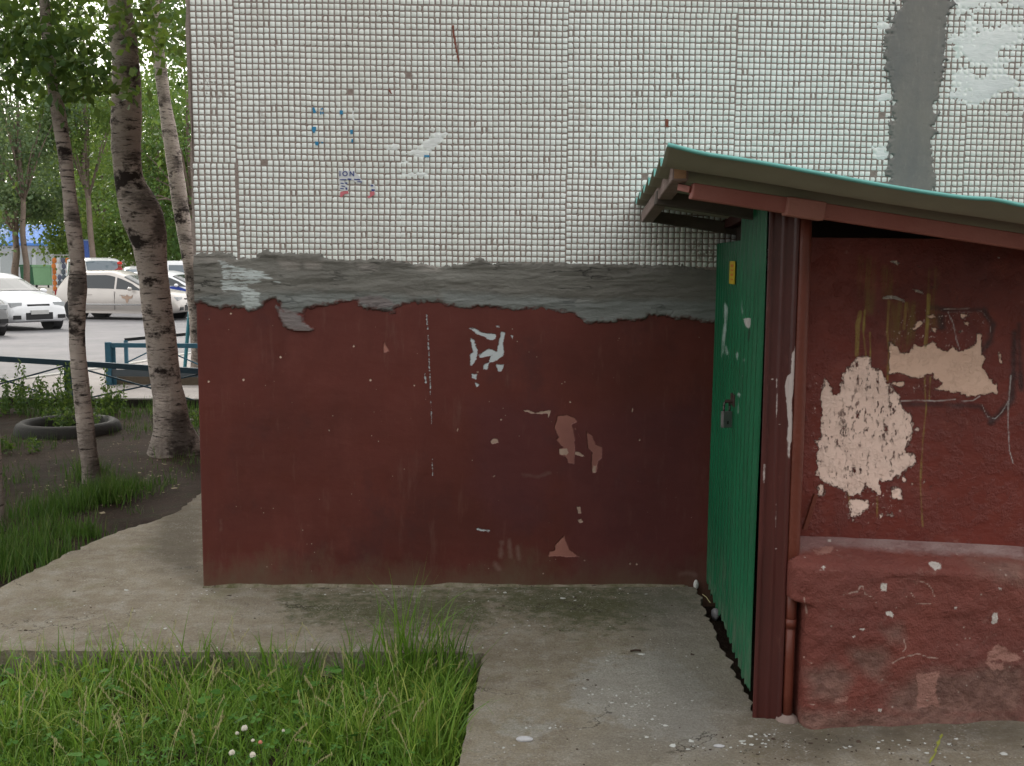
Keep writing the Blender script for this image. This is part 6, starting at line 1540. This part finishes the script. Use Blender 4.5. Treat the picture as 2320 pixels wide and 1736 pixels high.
def car(x, y, yaw, label, body_mat, style='hatch', L=4.2, Hh=1.48, Wd=1.74, glass=MGLASS, lamp=MLAMP, detail=True):
    z0 = float(ground_z(y))
    t = thing('parked_car', label, 'car', (x, y, z0 + 0.005), math.radians(yaw), 'cars parked on the road')
    hw = Wd / 2; h = Hh
    if style == 'van':
        st = [(-L/2, .35, 1.0, 1.05, .80, .84, .76), (-L/2+.08, .28, 1.0, h*.96, .97, .97, .86), (-L/2+.6, .24, 1.0, h, 1, .98, .86), (L/2-1.75, .24, 1.0, h, 1, .98, .84), (L/2-1.3, .24, 1.02, h*.96, 1, .98, .82), (L/2-.75, .24, 1.02, 1.10, 1, .97, .84), (L/2-.25, .24, .93, .98, .98, .94, .84), (L/2-.06, .26, .80, .86, .90, .88, .78), (L/2, .34, .60, .66, .78, .78, .70)]
        ws, we, rs, re = L/2-1.32, L/2-.72, -L/2+.10, -L/2+.02
        sw = [(-L/2+.35, -L/2+1.25), (-L/2+1.32, L/2-2.2), (L/2-2.1, L/2-1.2)]
    elif style == 'sedan':
        st = [(-L/2, .35, .75, .82, .80, .82, .74), (-L/2+.08, .28, .90, .97, .94, .93, .84), (-L/2+.55, .24, .93, 1.02, 1, .97, .86), (-L/2+1.15, .22, .93, h*.955, 1, .97, .76), (-L/2+1.7, .22, .93, h, 1, .98, .74), (L/2-2.3, .22, .93, h*.99, 1, .98, .74), (L/2-1.95, .22, .93, h*.93, 1, .98, .75), (L/2-1.15, .22, .93, .985, 1, .97, .84), (L/2-.45, .22, .84, .90, .98, .94, .84), (L/2-.12, .24, .72, .80, .92, .88, .78), (L/2, .30, .52, .60, .80, .80, .72)]
        ws, we, rs, re = L/2-1.97, L/2-1.12, -L/2+1.13, -L/2+.57
        sw = [(-L/2+.95, -L/2+1.75), (-L/2+1.8, L/2-1.45)]
    else:
        st = [(-L/2, .38, .85, .95, .82, .84, .74), (-L/2+.07, .28, .93, 1.05, .95, .94, .82), (-L/2+.38, .24, .95, h*.93, 1, .97, .76), (-L/2+.85, .22, .95, h*.99, 1, .98, .75), (-.3, .22, .94, h, 1, .98, .75), (L/2-2.25, .22, .94, h*.97, 1, .98, .75), (L/2-1.95, .22, .94, h*.91, 1, .98, .76), (L/2-1.05, .22, .93, .99, 1, .97, .84), (L/2-.42, .22, .84, .90, .98, .94, .84), (L/2-.12, .24, .70, .78, .92, .88, .78), (L/2, .30, .50, .58, .80, .80, .72)]
        ws, we, rs, re = L/2-1.97, L/2-1.02, -L/2+.40, -L/2+.09
        sw = [(-L/2+.5, -L/2+.95), (-L/2+1.02, -.05), (.02, L/2-1.35)]
    st = np.array(st); xs = np.linspace(-L/2, L/2, 64); xs = np.unique(np.concatenate([xs, [-L/2 + .02, L/2 - .02]]))
    cols_ = [np.interp(xs, st[:, 0], st[:, k]) for k in range(1, 7)]
    for k in range(6):
        a = cols_[k]; b = a.copy(); b[1:-1] = (a[:-2] + 2 * a[1:-1] + a[2:]) / 4; b[1:-1] = (b[:-2] + 2 * b[1:-1] + b[2:]) / 4; cols_[k] = b
    zl, zb_, zt, wl, wb, wt = cols_
    def sec(i):
        W_ = hw
        return [(0, zl[i]), (W_ * wl[i] * .86, zl[i]), (W_ * wl[i] * .97, zl[i] + .07), (W_ * wl[i] * 1.0, zl[i] * .5 + zb_[i] * .5 - .02), (W_ * (wl[i] * .3 + wb[i] * .7) * .995, zb_[i] - .12), (W_ * wb[i] * .965, zb_[i]), (W_ * wt[i] + .02, zt[i] - .055 * min(1, (zt[i] - zb_[i]) / .1)), (W_ * wt[i] - .09, zt[i] - .008), (W_ * wt[i] * .5, zt[i] + .018), (0, zt[i] + .024)]
    S_ = np.array([sec(i) for i in range(len(xs))]); ns = S_.shape[1]
    V = []
    for i in range(len(xs)):
        for j in range(ns): V.append((xs[i], S_[i, j, 0], S_[i, j, 1]))
        for j in range(ns - 2, 0, -1): V.append((xs[i], -S_[i, j, 0], S_[i, j, 1]))
    m_ = 2 * ns - 2; F = []
    for i in range(len(xs) - 1):
        for j in range(m_): F.append((i * m_ + j, i * m_ + (j + 1) % m_, (i + 1) * m_ + (j + 1) % m_, (i + 1) * m_ + j))
    F.append(tuple(range(m_))[::-1]); F.append(tuple(range((len(xs) - 1) * m_, len(xs) * m_)))
    o = obj('body', V, F, body_mat, t, smooth=True, local=True)
    def SP(x_, j, side=1):
        k0 = int(j); f = j - k0
        a = np.array([np.interp(x_, xs, S_[:, k0, 0]), np.interp(x_, xs, S_[:, k0, 1])])
        b = np.array([np.interp(x_, xs, S_[:, min(ns - 1, k0 + 1), 0]), np.interp(x_, xs, S_[:, min(ns - 1, k0 + 1), 1])])
        p = a * (1 - f) + b * f
        return np.array([x_, p[0] * side, p[1]])
    def patch(name, fx, j0, j1, mat, n=10, mj=5, side=1, off=0.006, both=False, parent=t):
        """fx(v) -> (xa, xb) along the height parameter v in 0..1"""
        V = []; F = []
        for b in range(mj + 1):
            v = b / mj; xa, xb = fx(v)
            for a in range(n + 1):
                x_ = xa + (xb - xa) * a / n; p = SP(x_, j0 + (j1 - j0) * v, side)
                c_ = np.array([x_ * 0.7, 0, 0.6]); d = p - c_; d /= np.linalg.norm(d); V.append(p + d * off)
        for b in range(mj):
            for a in range(n):
                q_ = b * (n + 1) + a; F.append((q_, q_ + 1, q_ + n + 2, q_ + n + 1))
        V = np.array(V); nF = len(V)
        Vb = V - (V - np.array([0, 0, .6])) / np.linalg.norm(V - np.array([0, 0, .6]), axis=1)[:, None] * 0.004
        return obj(name, np.concatenate([V, Vb]), F + [tuple(i + nF for i in f[::-1]) for f in F], mat, parent, local=True)
    for side in (1, -1):
        for k, (a, b) in enumerate(sw):
            la = 0.16 if k == 0 else 0.0; lb = (we - ws) * 0.62 if k == len(sw) - 1 and style != 'van' else 0.0
            patch('window', (lambda a, b, la, lb: lambda v: (a + la * v, b - lb * v + (0.35 if lb else 0)))(a, b, la, lb), 5.10, 5.86, glass, side=side)
        for zx in (L/2 - .78, -L/2 + .72):
            cyl = lambda r_, y0, y1, n=20: ([(zx + r_ * math.cos(2 * math.pi * k / n), yy, .31 + r_ * math.sin(2 * math.pi * k / n)) for yy in (y0, y1) for k in range(n)], [tuple(range(n))[::-1], tuple(range(n, 2 * n))] + [(k, (k + 1) % n, n + (k + 1) % n, n + k) for k in range(n)])
            s_ = side
            mbx = MB(); mbx.add(*cyl(.37, s_ * (hw - .25), s_ * (hw + .004))); mbx.build('wheel_arch', MBLK, t, local=True)
            mbx = MB(); mbx.add(*cyl(.315, s_ * (hw - .20), s_ * (hw + .012))); wh = mbx.build('wheel', MTYRE, t, local=True)
            mbx = MB(); mbx.add(*cyl(.20, s_ * (hw - .1), s_ * (hw + .020), 16)); mbx.build('rim', MRIM, wh, local=True)
        # mirror, handles, sill line
        mbx = MB(); mbx.ball((L/2 - 1.55, side * (hw + .10), 1.0), .085, 10, 6, (.8, 1.2, .75)); mbx.build('mirror', body_mat, t, smooth=True, local=True)
        if detail:
            for hx_ in sw[1:] if len(sw) > 2 else sw:
                mbx = MB(); mbx.box((hx_[0] + .22, side * (hw * .985 + .0), .80), (.085, .012, .014)); mbx.build('door_handle', body_mat if body_mat else MBLK, t, local=True)
            mbx = MB(); mbx.box((-.05, side * (hw + .002), .50), (L/2 - 1.15, .012, .022)); mbx.build('side_moulding', MCHR, t, local=True)
            mbx = MB(); mbx.box((-.05, side * (hw * .99), .245), (L/2 - 1.12, .02, .035)); mbx.build('sill', body_mat, t, local=True)
            for sx_ in sw[:-1]:
                mbx = MB(); mbx.box((sx_[1] + .035, side * (hw * 1.0 - .004), .62), (.005, .006, .30)); mbx.build('door_gap', MBLK, t, local=True)
    # windscreen and rear window
    def cross_patch(name, x0, x1, mat):
        V = []; F = []
        n = 10; mj = 6
        for b in range(mj + 1):
            x_ = x0 + (x1 - x0) * b / mj
            for a in range(n + 1):
                u_ = -1 + 2 * a / n; side = 1 if u_ >= 0 else -1; j = 9 - 2.7 * abs(u_)
                p = SP(x_, j, side); V.append(p + np.array([0.012 * (1 if x0 > 0 else -1), 0, 0.012]))
        for b in range(mj):
            for a in range(n):
                q_ = b * (n + 1) + a; F.append((q_, q_ + 1, q_ + n + 2, q_ + n + 1))
        V = np.array(V); nF = len(V); Vb = V - np.array([0.004 * (1 if x0 > 0 else -1), 0, 0.004])
        obj(name, np.concatenate([V, Vb]), F + [tuple(i + nF for i in f[::-1]) for f in F], mat, t, local=True)
    cross_patch('windscreen', ws + .06, we - .07, glass)
    cross_patch('rear_window', rs - .02, re + .05, glass)
    # front: lamps, grille, intake, plate, fog lamps
    def fb(name, yc, zc, wy, hz, mat, sgn=1, dep=0.05, xo=0.0):
        xf = sgn * (L/2 - 0.02)
        cand = [i for i in range(len(xs))]
        # x of the body surface at this y,z, found by stepping back from the nose
        xx = xf
        for q_ in range(40):
            i = np.argmin(abs(xs - xx)); wy_here = np.interp(zc, [zl[i], zb_[i], zt[i]], [hw * wl[i] * .95, hw * wb[i] * .95, hw * wt[i] * .8])
            if abs(yc) <= wy_here and zl[i] < zc < zt[i]: break
            xx -= sgn * 0.02
        mbx = MB(); mbx.box((xx - sgn * (dep / 2 - 0.012) + xo, yc, zc), (dep, wy, hz)); return mbx.build(name, mat, t, local=True)
    for s_ in (1, -1):
        fb('headlight', s_ * hw * .66, .70, .15, .055, lamp, 1, .12)
        fb('fog_lamp', s_ * hw * .68, .38, .10, .05, MBLK, 1, .08)
        fb('tail_light', s_ * hw * .74, .86, .11, .09, MTAIL, -1, .08)
    fb('grille', 0, .66, .30, .045, MBLK); fb('lower_intake', 0, .40, .36, .09, MBLK)
    fb('number_plate', 0, .50, .24, .055, simple('plate', (0.45, 0.45, 0.45), 0.5), 1, .06, 0.015)
    return t
MWH = paint('white_paint_car', (0.72, 0.73, 0.76)); MBG = paint('beige_metallic', (0.47, 0.435, 0.41), 0.3, 0.3); MGR = paint('dark_grey_paint', (0.10, 0.10, 0.105))
MSV = paint('silver_paint', (0.42, 0.42, 0.44)); 
def place(px, y): return gx(px, y)
car(-13.95, 29.3, -38, 'white hatchback facing the road, left of the thin birch', MWH, 'hatch', 4.4, 1.46, 1.76)
car(-13.85, 25.9, -38, 'dark grey car nose entering at the left picture edge', MGR, 'hatch', 4.3, 1.5, 1.76)
bc = car(place(292, 35.5), 35.5, -9, 'beige car with dark windows and brown door emblem, behind the thick birch', MBG, 'hatch', 4.25, 1.56, 1.76)
# emblem on the near front door: spread-winged brown crest
mem = simple('brown_print', (0.38, 0.27, 0.21), 0.6)
mb = MB()
yN = -(1.76 / 2 + 0.006)
def fl_poly(mbx, pts, y):
    n = len(pts); mbx.add([(a, y, b) for a, b in pts] + [(a, y + 0.006, b) for a, b in pts], [tuple(range(n)), tuple(range(2 * n - 1, n - 1, -1))] + [(i, n + i, n + (i + 1) % n, (i + 1) % n) for i in range(n)])
ex, ez = 0.42, 0.72
fl_poly(mb, [(ex - .20, ez + .10), (ex - .14, ez + .04), (ex - .05, ez + .05), (ex, ez + .10), (ex + .05, ez + .05), (ex + .14, ez + .04), (ex + .20, ez + .10), (ex + .17, ez - .02), (ex + .06, ez - .04), (ex + .03, ez - .15), (ex, ez - .18), (ex - .03, ez - .15), (ex - .06, ez - .04), (ex - .17, ez - .02)], yN)
mb.build('door_emblem', mem, bc, local=True)
wc = car(place(402, 40.5), 40.5, -16, 'white car with a blue diagonal side stripe behind the beige car', MWH, 'hatch', 4.3, 1.5, 1.74)
mb = MB(); 
for sy in (-1,):
    fl_poly(mb, [(0.1, .95), (0.6, .97), (1.75, .60), (1.75, .42), (0.9, .62)], sy * (1.74 / 2 + .008))
mb.build('blue_stripe', simple('blue_vinyl', (0.02, 0.05, 0.30), 0.4), wc, local=True)
car(place(448, 47), 47, -12, 'white high-roofed estate behind the striped white car', MWH, 'van', 4.4, 1.85, 1.8, MGLASSL)
car(place(222, 52), 52, -55, 'white van seen between the thin birch and thick birch', MWH, 'van', 4.8, 1.95, 1.9, MGLASSL, detail=False)
car(place(262, 55), 55, -20, 'silver sedan beside the person in red', MSV, 'sedan', 4.4, 1.45, 1.74, MGLASSL, detail=False)
car(place(322, 46), 46, -68, 'silver sedan with pale windscreen, left of the thick birch', MSV, 'sedan', 4.4, 1.62, 1.78, MGLASSL, detail=False)

# ================================================================== PERSON, KIOSK AND OTHER THINGS FAR BEHIND
def person(x, y, rz, label):
    z0 = float(ground_z(y)); t = thing('person', label, 'person', (x, y, z0), rz)
    J = [(0, 0, .95), (0, 0, 1.15), (0, 0, 1.38), (0, 0.0, 1.52), (0, -.01, 1.62), (0, -.01, 1.72), (.19, 0, 1.40), (.25, -.03, 1.13), (.23, -.14, .90), (.22, -.18, .82), (-.19, 0, 1.40), (-.25, -.03, 1.13), (-.23, -.14, .90), (-.22, -.18, .82), (.10, 0, .88), (.11, -.03, .48), (.11, .02, .08), (.12, -.13, .04), (-.10, 0, .88), (-.11, .04, .48), (-.11, .10, .08), (-.12, -.04, .04)]
    E = [(0, 1), (1, 2), (2, 3), (3, 4), (4, 5), (2, 6), (6, 7), (7, 8), (8, 9), (2, 10), (10, 11), (11, 12), (12, 13), (0, 14), (14, 15), (15, 16), (16, 17), (0, 18), (18, 19), (19, 20), (20, 21)]
    R_ = [.15, .14, .16, .055, .095, .085, .07, .05, .035, .03, .07, .05, .035, .03, .095, .07, .045, .035, .095, .07, .045, .035]
    me = bpy.data.meshes.new('body'); me.from_pydata(J, E, []); o = bpy.data.objects.new('body', me); col.objects.link(o); o.parent = t
    me.materials.append(simple('cloth_and_skin', (0.30, 0.05, 0.05), 0.8))
    sk = o.modifiers.new('skin', 'SKIN'); 
    for i, v in enumerate(me.skin_vertices[0].data): v.radius = (R_[i], R_[i] * .8)
    me.skin_vertices[0].data[0].use_root = True
    sb = o.modifiers.new('sub', 'SUBSURF'); sb.levels = 2; sb.render_levels = 2
    mbx = MB(); mbx.ball((0, -.075, 1.645), .075, 12, 8, (.85, .5, 1.1)); mbx.build('face', simple('skin', (0.30, 0.16, 0.11), 0.6), t, smooth=True, local=True)
    mbx = MB(); mbx.ball((0, .0, 1.73), .115, 14, 8, (1, 1.1, .75)); mbx.box((0, -.15, 1.70), (.075, .06, .01)); mbx.build('cap', simple('red_cap', (0.55, 0.04, 0.03), 0.7), t, smooth=True, local=True)
    mbx = MB(); mbx.ball((0, -0.01, 1.28), .20, 14, 8, (1.0, .72, .55)); mbx.build('vest', simple('white_red_vest', (0.62, 0.38, 0.36), 0.8), t, smooth=True, local=True)
    mbx = MB()
    for sx in (-1, 1):
        mbx.tube([(sx * .12, .0, .9), (sx * .115, .0, .5), (sx * .115, .03, .1)], [.105, .085, .065], 10)
    mbx.build('trousers', simple('dark_trousers', (0.03, 0.03, 0.04), 0.8), t, smooth=True, local=True)
person(place(274, 50.5), 50.5, 0.3, 'person in a red cap and pale red top standing among the parked cars')

YK = 76.0; zk = float(ground_z(YK))
kx0, kx1 = place(-150, YK), place(128, YK)
kio = thing('kiosk', 'pale kiosk with a sloping blue roof behind the forked tree', 'kiosk', ((kx0 + kx1) / 2, YK, zk))
mb = MB(); mb.box(((kx0 + kx1) / 2, YK + 2.0, zk + 1.45), ((kx1 - kx0) / 2, 2.0, 1.45)); mb.build('wall', simple('kiosk_wall', (0.50, 0.53, 0.57), 0.6, var=0.08), kio)
mb = MB(); a = Vector((kx0 - .3, YK - .5, zk + 2.95)); b = Vector((kx1 + 1.1, YK - .5, zk + 2.95)); c_ = Vector((kx1 + .5, YK + 2.2, zk + 4.3)); d_ = Vector((kx0 + .3, YK + 2.2, zk + 4.3)); e_ = Vector((kx1 + 1.1, YK + 4.6, zk + 2.95)); f_ = Vector((kx0 - .3, YK + 4.6, zk + 2.95))
dn = Vector((0, 0, -.18))
mb.add([a, b, c_, d_, e_, f_, a + dn, b + dn, e_ + dn, f_ + dn], [(0, 1, 2, 3), (1, 4, 2), (4, 5, 3, 2), (5, 0, 3), (0, 6, 7, 1), (1, 7, 8, 4), (4, 8, 9, 5), (5, 9, 6, 0), (6, 9, 8, 7)])
mb.build('roof', simple('blue_roof', (0.07, 0.21, 0.60), 0.4, var=0.25, nscale=1.5), kio)
for px in (20, 62, 100):
    mb = MB(); mb.box((place(px, YK), YK - .03, zk + 1.25), (.42, .03, 1.0)); w_ = mb.build('shutter', simple('kiosk_shutter', (0.33, 0.36, 0.38), 0.5), kio)
    mb = MB(); mb.box((place(px, YK), YK - .07, zk + 2.3), (.48, .03, .05)); mb.build('shutter_box', MSV, kio)
def bin_(px, y, w, h, label, mat, name='waste_container', cat='bin'):
    z = float(ground_z(y)); t = thing(name, label, cat, (place(px, y), y, z)); x = place(px, y)
    mbx = MB(); mbx.add([(x + sx * w * k, y + sy * .5 * k, z + zz) for zz, k in ((.18, .44), (h * .86, .5)) for sx, sy in ((-1, -1), (1, -1), (1, 1), (-1, 1))], [(3, 2, 1, 0), (4, 5, 6, 7), (0, 1, 5, 4), (1, 2, 6, 5), (2, 3, 7, 6), (3, 0, 4, 7)]); mbx.build('tub', mat, t)
    mbx = MB(); mbx.box((x, y, z + h * .91), (w * .53, .29, h * .045)); mbx.build('lid', mat, t)
    for sx in (-1, 1): mbx = MB(); mbx.ball((x + sx * w * .34, y - .2, z + .1), .1, 10, 6, (.5, 1, 1)); mbx.build('wheel', MTYRE, t, smooth=True)
bin_(74, 71, 1.25, 1.55, 'dark green waste container by the forked tree', simple('dark_green', (0.02, 0.09, 0.045), 0.5))
bin_(101, 70.5, 1.15, 1.55, 'pale green waste container right of the dark one', simple('pale_green', (0.20, 0.38, 0.22), 0.5))
bin_(8, 66, 0.9, .75, 'low red bin in front of the kiosk at the left edge', simple('red_plastic', (0.50, 0.055, 0.03), 0.5), 'red_bin')
# colourful street stall display and the blue column
YB = 60.0; zB = float(ground_z(YB)); sx0 = place(142, YB)
stl = thing('display_rack', 'tall rack of orange, white and dark goods left of the thin birch', 'display rack', (sx0, YB, zB))
mb = MB(); mb.bar((sx0 - .5, YB, zB), (sx0 - .5, YB, zB + 2.1), .04, .04, (0, 1, 0)); mb.bar((sx0 + .5, YB, zB), (sx0 + .5, YB, zB + 2.1), .04, .04, (0, 1, 0)); mb.bar((sx0 - .52, YB, zB + 2.1), (sx0 + .52, YB, zB + 2.1), .05, .05); mb.build('frame', MSV, stl)
rr_ = random.Random(3); cl = [(0.60, 0.19, 0.05), (0.70, 0.70, 0.72), (0.10, 0.12, 0.15), (0.55, 0.33, 0.17), (0.62, 0.62, 0.66), (0.12, 0.13, 0.2)]
mts = [simple('goods_%s' % n_, c__, 0.7) for n_, c__ in zip(('orange', 'white', 'charcoal', 'tan', 'pale', 'navy'), cl)]
for i in range(4):
    for j in range(6):
        k_ = 0 if i == 0 else rr_.choice([1, 2, 4, 5]) if i in (1, 2) else rr_.choice([3, 1, 0])
        mb = MB(); x_ = sx0 - .38 + i * .25; z_ = zB + .25 + j * .31
        mb.ball((x_ + rr_.uniform(-.03, .03), YB + rr_.uniform(-.05, .05), z_), .15, 8, 6, (.85, .35, 1.1)); mb.build('hanging_item', mts[k_], stl)
YP = 54.0; zP = float(ground_z(YP))
cp = thing('blue_column', 'tall blue metal column right of the thin birch, beside the white van', 'post', (place(200, YP), YP, zP))
mb = MB(); mb.box((place(200, YP), YP, zP + 1.4), (.13, .12, 1.4)); mb.build('shaft', simple('column_blue', (0.06, 0.11, 0.36), 0.5, var=0.3), cp)
mb = MB(); mb.box((place(200, YP), YP, zP + 2.83), (.17, .16, .03)); mb.build('cap', simple('column_cap', (0.2, 0.25, 0.4), 0.5), cp)
mb = MB(); mb.box((place(200, YP), YP, zP + .04), (.2, .2, .04)); mb.build('foot', simple('column_foot', (0.2, 0.2, 0.2), 0.8), cp)

# ================================================================== UNSEEN BLOCK ADDED BEHIND THE CAMERA (shades the wall and annex)
opp = thing('apartment_building', 'unseen panel block added behind the camera to shade the wall and annex', 'building', (0, -15, 0))
mb = MB(); mb.box((0, -20, 5.6), (34, 5, 5.75)); mb.build('wall', simple('opposite_panel', (0.33, 0.32, 0.30), 0.8, var=0.15, nscale=0.6), opp)
mow = M('window_glass', 0.15, 0.6).done((0.04, 0.05, 0.06))
wp = None
for fl_ in range(4):
    for k in range(16):
        mb = MB(); mb.box((-30 + 4 * k, -14.97, 1.9 + 2.7 * fl_), (0.75, 0.05, 0.7)); mb.build('window', mow, opp)
mb = MB(); mb.box((0, -20, 11.5), (34.4, 5.4, 0.14)); mb.build('roof', simple('opposite_roof', (0.1, 0.1, 0.1), 0.9), opp)
